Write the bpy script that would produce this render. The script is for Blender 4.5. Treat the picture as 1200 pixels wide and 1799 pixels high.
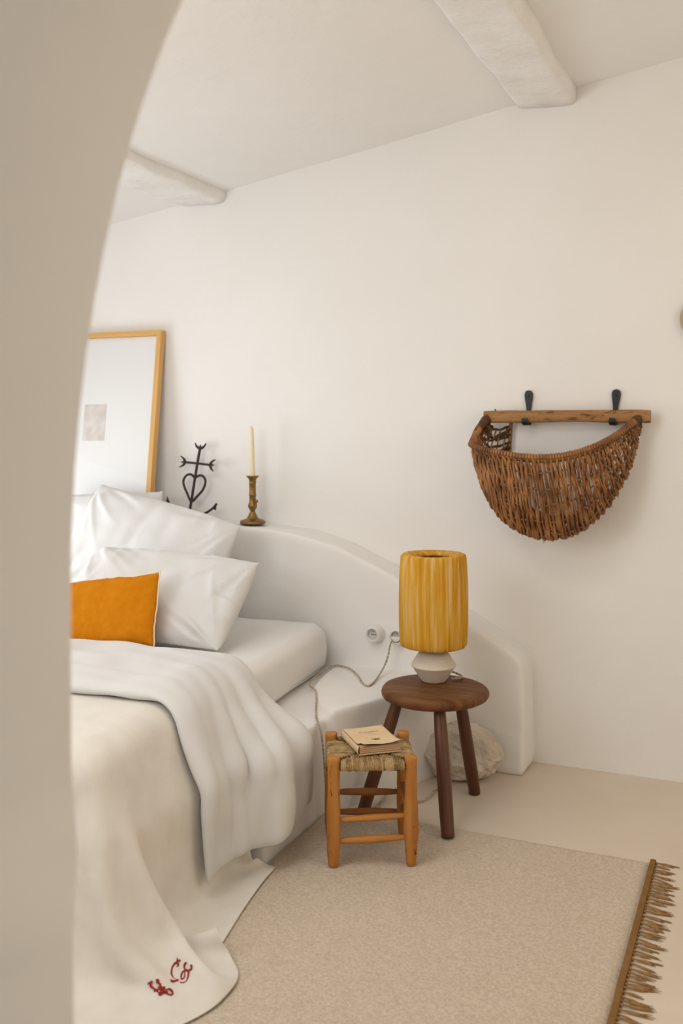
import bpy, bmesh, math, random
import numpy as np
from mathutils import Vector, Matrix, noise
from math import pi, sin, cos, radians

for o in list(bpy.data.objects):
    bpy.data.objects.remove(o)
scene = bpy.context.scene
C = scene.collection
random.seed(7)

# ------------------------------------------------------------------ camera
cam_d = bpy.data.cameras.new('camera')
cam = bpy.data.objects.new('camera', cam_d)
C.objects.link(cam)
cam.location = (0, -4.107, 1.45)
cam.rotation_euler = (pi / 2, 0, radians(23.806))
cam_d.sensor_fit = 'HORIZONTAL'
cam_d.sensor_width = 24
cam_d.lens = 34.0
cam_d.shift_y = -159.5 / 1200
cam_d.clip_start = 0.02
cam_d.dof.use_dof = True
cam_d.dof.focus_distance = 3.4
cam_d.dof.aperture_fstop = 2.8
scene.camera = cam

# ------------------------------------------------------------------ light
world = bpy.data.worlds.new('world')
scene.world = world
world.use_nodes = True
wb = world.node_tree.nodes['Background']
wb.inputs[0].default_value = (1.0, 0.91, 0.80, 1)
wb.inputs[1].default_value = 0.6


def area(name, loc, rot, sx, sy, power, col):
    l = bpy.data.lights.new(name, 'AREA')
    l.shape = 'RECTANGLE'
    l.size, l.size_y = sx, sy
    l.energy = power
    l.color = col
    o = bpy.data.objects.new(name, l)
    C.objects.link(o)
    o.location, o.rotation_euler = loc, rot
    return o


# daylight entering through the low window in the left wall and the window in the front wall; right, roof and hall lamps are added fill
XR_ = 1.35
area('daylight_left_window', (-3.74, -1.20, 0.98), (0, -pi / 2, 0), 0.78, 1.0, 13.5, (0.94, 1.0, 1.07))
area('daylight_front_window', (-2.25, -3.16, 1.80), (pi / 2, 0, 0), 1.30, 1.15, 15.5, (1.0, 1.0, 1.0))
area('added_fill_right', (XR_ - .01, -1.75, 1.80), (0, pi / 2, 0), 1.35, 1.60, 11, (1.0, 0.80, 0.56))  # added warm fill for the floor and right-facing sides, window invented
area('added_fill_roof', (-1.45, -2.30, 2.70), (0, -math.atan(.161), 0), 0.75, 0.95, 10, (1.0, 0.98, 0.95))  # added overhead fill for mattress and ledge, no opening in the ceiling
area('added_fill_hall', (-0.70, -5.58, 1.75), (pi / 2, 0, 0), 1.15, 1.25, 7.5, (1.0, 0.97, 0.93))  # added fill shining through the doorway from behind the camera

scene.view_settings.view_transform = 'Standard'
scene.view_settings.look = 'None'
scene.view_settings.gamma = 1
scene.view_settings.use_curve_mapping = False
scene.view_settings.exposure = 0.07
scene.cycles.use_denoising = True
scene.cycles.max_bounces = 8
scene.cycles.diffuse_bounces = 5
scene.cycles.use_adaptive_sampling = True
scene.cycles.adaptive_threshold = 0.1
scene.cycles.caustics_reflective = False
scene.cycles.caustics_refractive = False
scene.cycles.sample_clamp_indirect = 6


# ------------------------------------------------------------------ materials
def M(name, col, rough=0.8, col2=None, nscale=4.0, detail=4, bump=0.0, bscale=60.0, bdist=0.01,
      stretch=(1, 1, 1), metallic=0.0, spec=0.3, sheen=0.0, ramp=(0.35, 0.65), bstretch=None,
      trans=0.0, coat=0.0, dist=0.0):
    m = bpy.data.materials.new(name)
    m.use_nodes = True
    nt = m.node_tree
    b = nt.nodes['Principled BSDF']
    b.inputs['Base Color'].default_value = (*col, 1)
    b.inputs['Roughness'].default_value = rough
    b.inputs['Metallic'].default_value = metallic
    b.inputs['Specular IOR Level'].default_value = spec
    if sheen:
        b.inputs['Sheen Weight'].default_value = sheen
    if coat:
        b.inputs['Coat Weight'].default_value = coat
        b.inputs['Coat Roughness'].default_value = 0.35
    tc = nt.nodes.new('ShaderNodeTexCoord')
    if col2:
        mp = nt.nodes.new('ShaderNodeMapping')
        mp.inputs['Scale'].default_value = stretch
        nt.links.new(tc.outputs['Object'], mp.inputs[0])
        n = nt.nodes.new('ShaderNodeTexNoise')
        n.inputs['Scale'].default_value = nscale
        n.inputs['Detail'].default_value = detail
        n.inputs['Distortion'].default_value = dist
        nt.links.new(mp.outputs[0], n.inputs['Vector'])
        r = nt.nodes.new('ShaderNodeValToRGB')
        r.color_ramp.elements[0].position, r.color_ramp.elements[1].position = ramp
        r.color_ramp.elements[0].color = (*col, 1)
        r.color_ramp.elements[1].color = (*col2, 1)
        nt.links.new(n.outputs['Fac'], r.inputs[0])
        nt.links.new(r.outputs[0], b.inputs['Base Color'])
    if bump:
        mp2 = nt.nodes.new('ShaderNodeMapping')
        mp2.inputs['Scale'].default_value = bstretch or stretch
        nt.links.new(tc.outputs['Object'], mp2.inputs[0])
        n2 = nt.nodes.new('ShaderNodeTexNoise')
        n2.inputs['Scale'].default_value = bscale
        n2.inputs['Detail'].default_value = 3
        nt.links.new(mp2.outputs[0], n2.inputs['Vector'])
        bp = nt.nodes.new('ShaderNodeBump')
        bp.inputs['Strength'].default_value = bump
        bp.inputs['Distance'].default_value = bdist
        nt.links.new(n2.outputs['Fac'], bp.inputs['Height'])
        nt.links.new(bp.outputs[0], b.inputs['Normal'])
    if trans:
        out = nt.nodes['Material Output']
        tr = nt.nodes.new('ShaderNodeBsdfTranslucent')
        tr.inputs[0].default_value = (*col, 1)
        mx = nt.nodes.new('ShaderNodeMixShader')
        mx.inputs[0].default_value = trans
        nt.links.new(b.outputs[0], mx.inputs[1])
        nt.links.new(tr.outputs[0], mx.inputs[2])
        nt.links.new(mx.outputs[0], out.inputs[0])
    return m


def crinkle(m, scale, strength, dist=0.01, stretch=(1, 1, 1)):
    """soft creases: a second, broader bump under the fine one"""
    nt = m.node_tree
    b = nt.nodes['Principled BSDF']
    tc = nt.nodes.new('ShaderNodeTexCoord')
    mp = nt.nodes.new('ShaderNodeMapping')
    mp.inputs['Scale'].default_value = stretch
    mp.inputs['Rotation'].default_value = (0.3, 0.2, 0.5)
    nt.links.new(tc.outputs['Object'], mp.inputs[0])
    n = nt.nodes.new('ShaderNodeTexNoise')
    n.noise_type = 'RIDGED_MULTIFRACTAL'
    n.inputs['Scale'].default_value = scale
    n.inputs['Detail'].default_value = 2.5
    n.inputs['Distortion'].default_value = 0.8
    nt.links.new(mp.outputs[0], n.inputs['Vector'])
    bp = nt.nodes.new('ShaderNodeBump')
    bp.inputs['Strength'].default_value = strength
    bp.inputs['Distance'].default_value = dist
    nt.links.new(n.outputs['Fac'], bp.inputs['Height'])
    old = [l for l in nt.links if l.to_socket == b.inputs['Normal']]
    if old:
        nt.links.new(old[0].from_socket, bp.inputs['Normal'])
    nt.links.new(bp.outputs[0], b.inputs['Normal'])


def cracks(m, col, scale, stretch, lo, hi):
    """dark checks and worm marks scattered over worn wood"""
    nt = m.node_tree
    b = nt.nodes['Principled BSDF']
    tc = nt.nodes.new('ShaderNodeTexCoord')
    mp = nt.nodes.new('ShaderNodeMapping')
    mp.inputs['Scale'].default_value = stretch
    nt.links.new(tc.outputs['Object'], mp.inputs[0])
    n = nt.nodes.new('ShaderNodeTexNoise')
    n.inputs['Scale'].default_value = scale
    n.inputs['Detail'].default_value = 3
    n.inputs['Distortion'].default_value = 1.2
    nt.links.new(mp.outputs[0], n.inputs['Vector'])
    r = nt.nodes.new('ShaderNodeValToRGB')
    r.color_ramp.elements[0].position, r.color_ramp.elements[1].position = lo, hi
    nt.links.new(n.outputs['Fac'], r.inputs[0])
    mx = nt.nodes.new('ShaderNodeMixRGB')
    old = [l for l in nt.links if l.to_socket == b.inputs['Base Color']][0]
    nt.links.new(r.outputs[0], mx.inputs[0])
    nt.links.new(old.from_socket, mx.inputs[1])
    mx.inputs[2].default_value = (*col, 1)
    nt.links.new(mx.outputs[0], b.inputs['Base Color'])


def weave_bump(m, sx, sy, strength, dist=0.002, axes=(0, 1)):
    """woven thread relief: two crossed sine waves in object space added as bump"""
    nt = m.node_tree
    b = nt.nodes['Principled BSDF']
    tc = nt.nodes.new('ShaderNodeTexCoord')
    waves = []
    for s, ax in ((sx, 'X'), (sy, 'Y')):
        w = nt.nodes.new('ShaderNodeTexWave')
        w.bands_direction = ax
        w.inputs['Scale'].default_value = s
        w.inputs['Distortion'].default_value = 1.5
        w.inputs['Detail'].default_value = 2
        w.inputs['Detail Scale'].default_value = 2
        nt.links.new(tc.outputs['Object'], w.inputs['Vector'])
        waves.append(w)
    mul = nt.nodes.new('ShaderNodeMath')
    mul.operation = 'ADD'
    nt.links.new(waves[0].outputs['Fac'], mul.inputs[0])
    nt.links.new(waves[1].outputs['Fac'], mul.inputs[1])
    bp = nt.nodes.new('ShaderNodeBump')
    bp.inputs['Strength'].default_value = strength
    bp.inputs['Distance'].default_value = dist
    nt.links.new(mul.outputs[0], bp.inputs['Height'])
    old = [l for l in nt.links if l.to_socket == b.inputs['Normal']]
    if old:
        nt.links.new(old[0].from_socket, bp.inputs['Normal'])
    nt.links.new(bp.outputs[0], b.inputs['Normal'])


PL = M('lime_plaster', (0.865, 0.848, 0.822), 0.92, (0.89, 0.876, 0.855), 1.6, 3, bump=0.22, bscale=9, bdist=0.02, spec=0.15)
PLR = M('rough_plaster', (0.83, 0.805, 0.77), 0.95, (0.89, 0.876, 0.855), 6, 6, bump=0.55, bscale=16, bdist=0.02, spec=0.1)
FLOORM = M('polished_screed', (0.68, 0.59, 0.48), 0.55, (0.75, 0.66, 0.55), 1.8, 7, bump=0.08, bscale=14, bdist=0.01, spec=0.35, dist=0.6)
COT = M('white_cotton', (0.71, 0.705, 0.695), 0.9, bump=0.12, bscale=420, bdist=0.001, spec=0.1, sheen=0.15)
SHEET = M('white_sheet', (0.84, 0.83, 0.815), 0.9, bump=0.12, bscale=420, bdist=0.001, spec=0.1)
LIN = M('ivory_linen', (0.735, 0.69, 0.62), 0.92, (0.775, 0.735, 0.67), 14, 6, bump=0.3, bscale=260, bdist=0.001, stretch=(1, 1, 1), spec=0.1, sheen=0.1)
MUS = M('mustard_cloth', (0.56, 0.185, 0.004), 0.9, (0.60, 0.215, 0.007), 40, 4, bump=0.3, bscale=380, bdist=0.001, spec=0.08)
PIP = M('pale_piping', (0.86, 0.74, 0.55), 0.9)
BEECH = M('honey_beech', (0.66, 0.37, 0.115), 0.5, (0.73, 0.44, 0.16), 5, 4, stretch=(12, 12, 0.8), spec=0.35)
MATB = M('mat_board', (0.90, 0.895, 0.885), 0.95, spec=0.1)
PRINT = M('faded_print', (0.70, 0.63, 0.58), 0.9, (0.80, 0.76, 0.74), 18, 4, spec=0.1)
IRON = M('wrought_iron', (0.018, 0.014, 0.012), 0.55, (0.035, 0.024, 0.018), 30, 4, bump=0.3, bscale=80, spec=0.4)
HOOKM = M('black_iron', (0.014, 0.013, 0.013), 0.45, bump=0.2, bscale=60, spec=0.45)
BRASS = M('aged_brass', (0.34, 0.20, 0.06), 0.38, (0.22, 0.13, 0.045), 22, 5, metallic=0.85, bump=0.1, bscale=60)
WAX = M('ivory_wax', (0.86, 0.73, 0.52), 0.5, spec=0.4)
WICK = M('burnt_wick', (0.03, 0.025, 0.02), 0.9)
CLAY = M('bisque_clay', (0.72, 0.63, 0.52), 0.9, (0.76, 0.68, 0.57), 30, 4, bump=0.25, bscale=180, bdist=0.001, stretch=(1, 1, 8), spec=0.1)
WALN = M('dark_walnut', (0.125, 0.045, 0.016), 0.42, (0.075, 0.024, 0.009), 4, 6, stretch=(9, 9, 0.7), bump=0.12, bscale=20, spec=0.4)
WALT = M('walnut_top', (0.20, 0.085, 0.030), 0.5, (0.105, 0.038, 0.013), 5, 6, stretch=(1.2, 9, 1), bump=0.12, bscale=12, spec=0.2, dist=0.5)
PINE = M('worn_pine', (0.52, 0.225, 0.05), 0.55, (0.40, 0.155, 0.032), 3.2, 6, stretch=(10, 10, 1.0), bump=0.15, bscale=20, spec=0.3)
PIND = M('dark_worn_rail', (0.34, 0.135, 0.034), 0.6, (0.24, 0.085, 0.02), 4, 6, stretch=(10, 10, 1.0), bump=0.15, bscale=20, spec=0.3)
RUSHL = M('pale_rush', (0.36, 0.24, 0.105), 0.75, (0.56, 0.41, 0.21), 30, 4, bump=0.5, bscale=140, spec=0.25)
RUSH = M('twisted_rush', (0.20, 0.12, 0.048), 0.75, (0.42, 0.28, 0.125), 26, 4, bump=0.5, bscale=140, spec=0.25)
BAR = M('weathered_bar', (0.44, 0.235, 0.09), 0.7, (0.31, 0.15, 0.055), 4, 7, stretch=(1.2, 9, 9), bump=0.35, bscale=18, spec=0.25)
WITHY = M('brown_withy', (0.39, 0.175, 0.055), 0.55, (0.17, 0.064, 0.019), 14, 5, bump=0.3, bscale=90, spec=0.4)
WITHD = M('dark_withy', (0.13, 0.062, 0.022), 0.65, (0.08, 0.034, 0.012), 14, 5, bump=0.3, bscale=90, spec=0.3)
RODM = M('peeled_rod', (0.30, 0.18, 0.085), 0.6, (0.19, 0.095, 0.04), 9, 5, bump=0.3, bscale=60, spec=0.3)
PORC = M('white_porcelain', (0.80, 0.785, 0.75), 0.25, spec=0.5, coat=0.3)
PORG = M('socket_recess', (0.62, 0.60, 0.57), 0.4, spec=0.4)
BLK = M('black_hole', (0.01, 0.01, 0.01), 0.8)
STEEL = M('steel_pin', (0.6, 0.58, 0.55), 0.35, metallic=1)
CORDM = M('twisted_fabric_cord', (0.36, 0.27, 0.19), 0.9, (0.62, 0.54, 0.44), 120, 3, spec=0.1)
PAPER = M('aged_paper_cover', (0.74, 0.545, 0.33), 0.85, (0.78, 0.60, 0.38), 12, 4, spec=0.15)
PAGES = M('page_block', (0.56, 0.385, 0.235), 0.9, (0.44, 0.28, 0.16), 5, 5, stretch=(1.5, 1.5, 160), spec=0.1)
INK = M('brown_ink', (0.12, 0.075, 0.04), 0.9)
INKF = M('faint_ink', (0.47, 0.33, 0.19), 0.9)
STONE = M('limestone', (0.60, 0.515, 0.42), 0.95, (0.78, 0.70, 0.60), 9, 8, bump=0.9, bscale=26, bdist=0.03, spec=0.1)
RUGM = M('cream_wool_rug', (0.66, 0.55, 0.42), 0.97, (0.82, 0.705, 0.57), 125, 3, bump=1.0, bscale=190, bdist=0.008, stretch=(1, 1.25, 1), bstretch=(1, 1.3, 1), spec=0.05, sheen=0.1)
BAND = M('tan_rug_binding', (0.235, 0.125, 0.045), 0.95, (0.27, 0.15, 0.058), 30, 4, bump=0.4, bscale=160, bdist=0.002, spec=0.05)
TASS = M('tan_fringe', (0.30, 0.165, 0.062), 0.95, (0.40, 0.24, 0.105), 40, 3, spec=0.05)
RED = M('red_thread', (0.33, 0.018, 0.014), 0.8, bump=0.4, bscale=300, bdist=0.001)
WINF = M('window_paint', (0.78, 0.75, 0.70), 0.5)
ORN = M('tan_disc', (0.50, 0.38, 0.24), 0.9, (0.55, 0.43, 0.29), 20, 4)


crinkle(SHEET, 4.0, 0.15, 0.01, (1, 2.0, 1))
crinkle(COT, 5.0, 0.22, 0.012, (1, 1.6, 1))
crinkle(LIN, 9.0, 0.22, 0.008, (1, 1.5, 1))
cracks(PINE, (0.03, 0.012, 0.004), 9, (7, 7, 1.4), 0.66, 0.70)
cracks(PIND, (0.03, 0.012, 0.004), 9, (7, 7, 1.4), 0.66, 0.70)
cracks(BAR, (0.10, 0.045, 0.016), 7, (1.5, 8, 8), 0.60, 0.70)


# pleated mustard shade: woven, slightly translucent, faded in uneven vertical streaks
def shade_material():
    m = M('mustard_pleated_fabric', (0.72, 0.36, 0.035), 0.88, bump=0.25, bscale=300, bdist=0.001, spec=0.1, sheen=0.1)
    nt = m.node_tree
    b = nt.nodes['Principled BSDF']
    tc = nt.nodes.new('ShaderNodeTexCoord')
    mp = nt.nodes.new('ShaderNodeMapping')
    mp.inputs['Scale'].default_value = (1, 1, 0.05)
    nt.links.new(tc.outputs['Object'], mp.inputs[0])
    n = nt.nodes.new('ShaderNodeTexNoise')
    n.inputs['Scale'].default_value = 48
    n.inputs['Detail'].default_value = 3
    nt.links.new(mp.outputs[0], n.inputs['Vector'])
    r = nt.nodes.new('ShaderNodeValToRGB')
    els = r.color_ramp.elements
    els[0].position, els[0].color = 0.38, (0.70, 0.335, 0.018, 1)
    els[1].position, els[1].color = 0.64, (0.87, 0.58, 0.20, 1)
    e = els.new(0.52)
    e.color = (0.79, 0.43, 0.05, 1)
    nt.links.new(n.outputs['Fac'], r.inputs[0])
    nt.links.new(r.outputs[0], b.inputs['Base Color'])
    tr = nt.nodes.new('ShaderNodeBsdfTranslucent')
    nt.links.new(r.outputs[0], tr.inputs[0])
    mx = nt.nodes.new('ShaderNodeMixShader')
    mx.inputs[0].default_value = 0.22
    nt.links.new(b.outputs[0], mx.inputs[1])
    nt.links.new(tr.outputs[0], mx.inputs[2])
    nt.links.new(mx.outputs[0], nt.nodes['Material Output'].inputs[0])
    return m


SHADE = shade_material()


def glass_material():
    m = bpy.data.materials.new('picture_glass')
    m.use_nodes = True
    nt = m.node_tree
    nt.nodes.remove(nt.nodes['Principled BSDF'])
    t = nt.nodes.new('ShaderNodeBsdfTransparent')
    g = nt.nodes.new('ShaderNodeBsdfGlossy')
    g.inputs['Roughness'].default_value = 0.03
    fr = nt.nodes.new('ShaderNodeFresnel')
    fr.inputs['IOR'].default_value = 1.10
    mx = nt.nodes.new('ShaderNodeMixShader')
    nt.links.new(fr.outputs[0], mx.inputs[0])
    nt.links.new(t.outputs[0], mx.inputs[1])
    nt.links.new(g.outputs[0], mx.inputs[2])
    nt.links.new(mx.outputs[0], nt.nodes['Material Output'].inputs[0])
    return m


GLASS = glass_material()


# ------------------------------------------------------------------ helpers
class MB:
    def __init__(self):
        self.v, self.f = [], []

    def add(self, vs, fs):
        n = len(self.v)
        self.v += [tuple(p) for p in vs]
        self.f += [tuple(i + n for i in q) for q in fs]
        return self

    def box(self, c, s):
        x, y, z = c
        a, b, d = s[0] / 2, s[1] / 2, s[2] / 2
        vs = [(x + i * a, y + j * b, z + k * d) for i in (-1, 1) for j in (-1, 1) for k in (-1, 1)]
        return self.add(vs, [(0, 1, 3, 2), (4, 6, 7, 5), (0, 4, 5, 1), (2, 3, 7, 6), (0, 2, 6, 4), (1, 5, 7, 3)])

    def tube(self, pts, r, seg=8, cap=True, closed=False):
        vs, fs = tube(pts, r, seg, cap, closed)
        return self.add(vs, fs)

    def lathe(self, prof, seg=40, c=(0, 0, 0), cap0=True, cap1=True, rad=None):
        vs, fs = [], []
        n = len(prof)
        for i in range(seg):
            a = 2 * pi * i / seg
            for (r, z) in prof:
                k = rad(a, z) if rad else 1.0
                vs.append((c[0] + r * k * cos(a), c[1] + r * k * sin(a), c[2] + z))
        for i in range(seg):
            j = (i + 1) % seg
            for q in range(n - 1):
                fs.append((i * n + q, j * n + q, j * n + q + 1, i * n + q + 1))
        if cap0:
            fs.append(tuple(i * n for i in range(seg))[::-1])
        if cap1:
            fs.append(tuple(i * n + n - 1 for i in range(seg)))
        return self.add(vs, fs)

    def build(self, name, mat, parent=None, smooth=True, bevel=0, matrix=None, auto=None):
        return obj(name, self.v, self.f, mat, parent, smooth, bevel, matrix, auto)


def tube(pts, r, seg=8, cap=True, closed=False):
    pts = [Vector(p) for p in pts]
    n = len(pts)
    rr = r if isinstance(r, (list, tuple)) else [r] * n
    vs, fs = [], []
    up = None
    for i, p in enumerate(pts):
        if closed:
            t = pts[(i + 1) % n] - pts[i - 1]
        else:
            t = pts[min(i + 1, n - 1)] - pts[max(i - 1, 0)]
        t.normalize()
        if up is None:
            up = t.orthogonal().normalized()
        up = (up - t * up.dot(t))
        if up.length < 1e-6:
            up = t.orthogonal()
        up.normalize()
        w = t.cross(up)
        for k in range(seg):
            a = 2 * pi * k / seg
            vs.append(p + (up * cos(a) + w * sin(a)) * rr[i])
    m = n if closed else n - 1
    for i in range(m):
        j = (i + 1) % n
        for k in range(seg):
            l = (k + 1) % seg
            fs.append((i * seg + k, i * seg + l, j * seg + l, j * seg + k))
    if cap and not closed:
        fs.append(tuple(range(seg))[::-1])
        fs.append(tuple((n - 1) * seg + k for k in range(seg)))
    return vs, fs


def obj(name, v, f, mat, parent=None, smooth=True, bevel=0, matrix=None, auto=None):
    me = bpy.data.meshes.new(name)
    me.from_pydata([tuple(p) for p in v], [], f)
    me.update()
    if bevel:
        bm = bmesh.new()
        bm.from_mesh(me)
        bmesh.ops.recalc_face_normals(bm, faces=bm.faces)
        es = [e for e in bm.edges if len(e.link_faces) == 2 and e.calc_face_angle(0) > radians(28)]
        bmesh.ops.bevel(bm, geom=es, offset=bevel, segments=3, profile=0.5, affect='EDGES', clamp_overlap=True)
        bm.to_mesh(me)
        bm.free()
    else:
        bm = bmesh.new()
        bm.from_mesh(me)
        bmesh.ops.recalc_face_normals(bm, faces=bm.faces)
        bm.to_mesh(me)
        bm.free()
    if mat:
        me.materials.append(mat)
    if smooth:
        me.polygons.foreach_set('use_smooth', [True] * len(me.polygons))
        if auto:
            try:
                me.set_sharp_from_angle(angle=radians(auto))
            except Exception:
                pass
    o = bpy.data.objects.new(name, me)
    C.objects.link(o)
    if parent:
        o.parent = parent
    if matrix is not None:
        o.matrix_basis = matrix
    return o


def tag(o, label, cat=None, group=None, kind=None):
    o['label'] = label
    if cat:
        o['category'] = cat
    if group:
        o['group'] = group
    if kind:
        o['kind'] = kind
    return o


def thing(name, label, cat, loc=(0, 0, 0), rot=(0, 0, 0), group=None):
    o = bpy.data.objects.new(name, None)
    o.empty_display_size = 0.05
    C.objects.link(o)
    o.location, o.rotation_euler = loc, rot
    return tag(o, label, cat, group)


def struct(o, label=None):
    o['kind'] = 'structure'
    if label:
        o['label'] = label
    return o


def lerp_curve(pts, n, closed=False):
    """Catmull-Rom through points -> n samples"""
    P = [Vector(p) for p in pts]
    m = len(P)
    out = []
    segs = m if closed else m - 1
    for i in range(n):
        u = i / (n if closed else n - 1) * segs
        k = min(int(u), segs - 1)
        t = u - k
        if closed:
            a, b, c, d = P[(k - 1) % m], P[k % m], P[(k + 1) % m], P[(k + 2) % m]
        else:
            a, b, c, d = P[max(k - 1, 0)], P[k], P[k + 1], P[min(k + 2, m - 1)]
        out.append(0.5 * ((2 * b) + (c - a) * t + (2 * a - 5 * b + 4 * c - d) * t * t + (3 * b - a - 3 * c + d) * t ** 3))
    return out


def organic(o, voxel, smooth_it, amp, scale, amp2=0.0, scale2=1.0, sm_fac=0.5):
    """round a solid into hand-trowelled plaster (remesh, smooth, displace along normals)"""
    md = o.modifiers.new('r', 'REMESH')
    md.mode = 'VOXEL'
    md.voxel_size = voxel
    if smooth_it:
        s = o.modifiers.new('s', 'SMOOTH')
        s.iterations = smooth_it
        s.factor = sm_fac
    dg = bpy.context.evaluated_depsgraph_get()
    me = bpy.data.meshes.new_from_object(o.evaluated_get(dg))
    o.modifiers.clear()
    mats = [m for m in o.data.materials]
    o.data = me
    if not me.materials:
        for m in mats:
            me.materials.append(m)
    vn = [(v.co.copy(), v.normal.copy()) for v in me.vertices]
    co = []
    for p, nn in vn:
        d = amp * noise.noise(p * scale)
        if amp2:
            d += amp2 * noise.noise(p * scale2 + Vector((7, 3, 1)))
        q = p + nn * d
        co += [q.x, q.y, q.z]
    me.vertices.foreach_set('co', co)
    me.polygons.foreach_set('use_smooth', [True] * len(me.polygons))
    me.update()
    return o


# ------------------------------------------------------------------ the room
XL, XR, YF = -3.75, 1.35, -3.18


def ceil_z(x):
    return 2.968 + 0.161 * x


def grid_obj(name, fn, nu, nv, mat):
    vs = [fn(i / nu, j / nv) for i in range(nu + 1) for j in range(nv + 1)]
    fs = [(i * (nv + 1) + j, (i + 1) * (nv + 1) + j, (i + 1) * (nv + 1) + j + 1, i * (nv + 1) + j + 1)
          for i in range(nu) for j in range(nv)]
    return obj(name, vs, fs, mat)


def wobble(x, y, s=1.3, a=0.012):
    return a * noise.noise(Vector((x * s, y * s, 3.7)))


# floor slab
struct(grid_obj('floor', lambda u, v: (XL + u * (XR - XL), -5.95 + v * 5.97, 0.0), 8, 8, FLOORM),
       'smooth beige screed floor')
# back wall, gently uneven
wbk = grid_obj('wall_back', lambda u, v: (XL + u * (XR - XL), wobble(u * 5, v * 3.3), v * 3.3), 60, 40, PL)
struct(wbk, 'uneven off-white plastered back wall')
cg = grid_obj('ceiling', lambda u, v: (XL + u * (XR - XL), -3.6 + v * 3.65,
                                     ceil_z(XL + u * (XR - XL)) + wobble(u * 5, v * 3.6, 1.1, 0.016)), 50, 40, PL)
struct(cg, 'sloping off-white plastered ceiling')
def wall_with_hole(name, to3, u0, u1, v0, v1, hu0, hu1, hv0, hv1, t0, t1, extra=None):
    """slab with a rectangular opening; to3(u, v, t) gives the point"""
    m = MB()
    us, vs_ = [u0, hu0, hu1, u1], [v0, hv0, hv1, v1]
    for i in range(3):
        for j in range(3):
            if i == 1 and j == 1:
                continue
            pts = [to3(u, v, t) for u in us[i:i + 2] for v in vs_[j:j + 2] for t in (t0, t1)]
            m.add(pts, [(0, 1, 3, 2), (4, 6, 7, 5), (0, 4, 5, 1), (2, 3, 7, 6), (0, 2, 6, 4), (1, 5, 7, 3)])
    if extra:
        extra(m)
    return m.build(name, PL, smooth=False)


struct(wall_with_hole('wall_right', lambda u, v, t: (t, u, v), -3.6, 0.05, 0, 3.3, -2.58, -0.92, 1.1, 2.5, XR, XR + 0.3),
       'off-white plastered right wall')
struct(wall_with_hole('wall_left', lambda u, v, t: (t, u, v), -3.6, 0.05, 0, 2.75, -1.74, -0.66, 0.56, 1.42, XL - 0.3, XL),
       'off-white plastered left wall with a low window')


# front wall: left section with a window, right section with the arched doorway the picture is taken through
def arch_profile():
    a, bb, zs, x0 = 0.46, 0.895, 1.25, -0.755
    pts = []
    for i in range(13):                       # left jamb from the floor up, bowing very slightly
        z = zs * i / 12
        pts.append((x0 + 0.018 * ((zs - z) / zs) ** 1.5, z))
    for i in range(1, 40):
        th = pi - pi * i / 40
        pts.append((x0 + a + a * cos(th), zs + bb * sin(th)))
    for i in range(13):
        z = zs * (1 - i / 12)
        pts.append((x0 + 2 * a - 0.018 * ((zs - z) / zs) ** 1.5, z))
    return pts


def arch_wall():
    ap = arch_profile()
    outer = [(-1.45, 0), (-1.45, 3.3), (XR, 3.3), (XR, 0)]
    bm = bmesh.new()
    loop = [bm.verts.new((x, YF, z)) for x, z in outer] + [bm.verts.new((x, YF, z)) for x, z in ap[::-1]]
    f = bm.faces.new(loop)
    r = bmesh.ops.extrude_face_region(bm, geom=[f])
    for v in [g for g in r['geom'] if isinstance(g, bmesh.types.BMVert)]:
        v.co.y -= 0.42
    bmesh.ops.recalc_face_normals(bm, faces=bm.faces)
    xs = set((round(x, 4), round(z, 4)) for x, z in ap)
    es = []
    for e in bm.edges:
        k = [(round(v.co.x, 4), round(v.co.z, 4)) in xs for v in e.verts]
        if all(k) and abs(e.verts[0].co.y - e.verts[1].co.y) < 1e-4 and e.calc_face_angle(0) > 1.0:
            if max(v.co.z for v in e.verts) > 1e-4:
                es.append(e)
    bmesh.ops.bevel(bm, geom=es, offset=0.014, segments=5, profile=0.5, affect='EDGES')
    bmesh.ops.triangulate(bm, faces=[f for f in bm.faces if len(f.verts) > 4])
    me = bpy.data.meshes.new('aw')
    bm.to_mesh(me)
    bm.free()
    vs = [tuple(v.co) for v in me.vertices]
    fs = [tuple(p.vertices) for p in me.polygons]
    bpy.data.meshes.remove(me)
    return vs, fs


wf = MB()
wf.add(*arch_wall())
us, vs_ = [XL - 0.3, -2.92, -1.58, -1.45], [0, 1.2, 2.4, 3.3]
for i in range(3):
    for j in range(3):
        if i == 1 and j == 1:
            continue
        wf.box(((us[i] + us[i + 1]) / 2, YF - 0.21, (vs_[j] + vs_[j + 1]) / 2),
               (us[i + 1] - us[i], 0.42, vs_[j + 1] - vs_[j]))
wfo = wf.build('wall_front', PL, smooth=True, auto=35)
struct(wfo, 'thick off-white plastered wall with an arched doorway')


# the hall the picture is taken from: plain plastered walls, a made-up window opposite the doorway for the fill lamp
struct(wall_with_hole('wall_hall_back', lambda u, v, t: (u, t, v), -2.4, 1.65, 0, 2.7, -1.30, -0.10, 1.1, 2.4, -5.9, -5.6),
       'off-white plastered hall wall with an added window for fill light')
for nm_, x_ in (('wall_hall_left', -2.3), ('wall_hall_right', 1.5)):
    struct(MB().box((x_, -4.6, 1.35), (.2, 2.0, 2.7)).build(nm_, PL, smooth=False), 'off-white plastered hall wall')
struct(MB().box((-.35, -4.6, 2.75), (4.0, 2.3, .1)).build('ceiling_hall', PL, smooth=False), 'off-white plastered hall ceiling')


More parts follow.
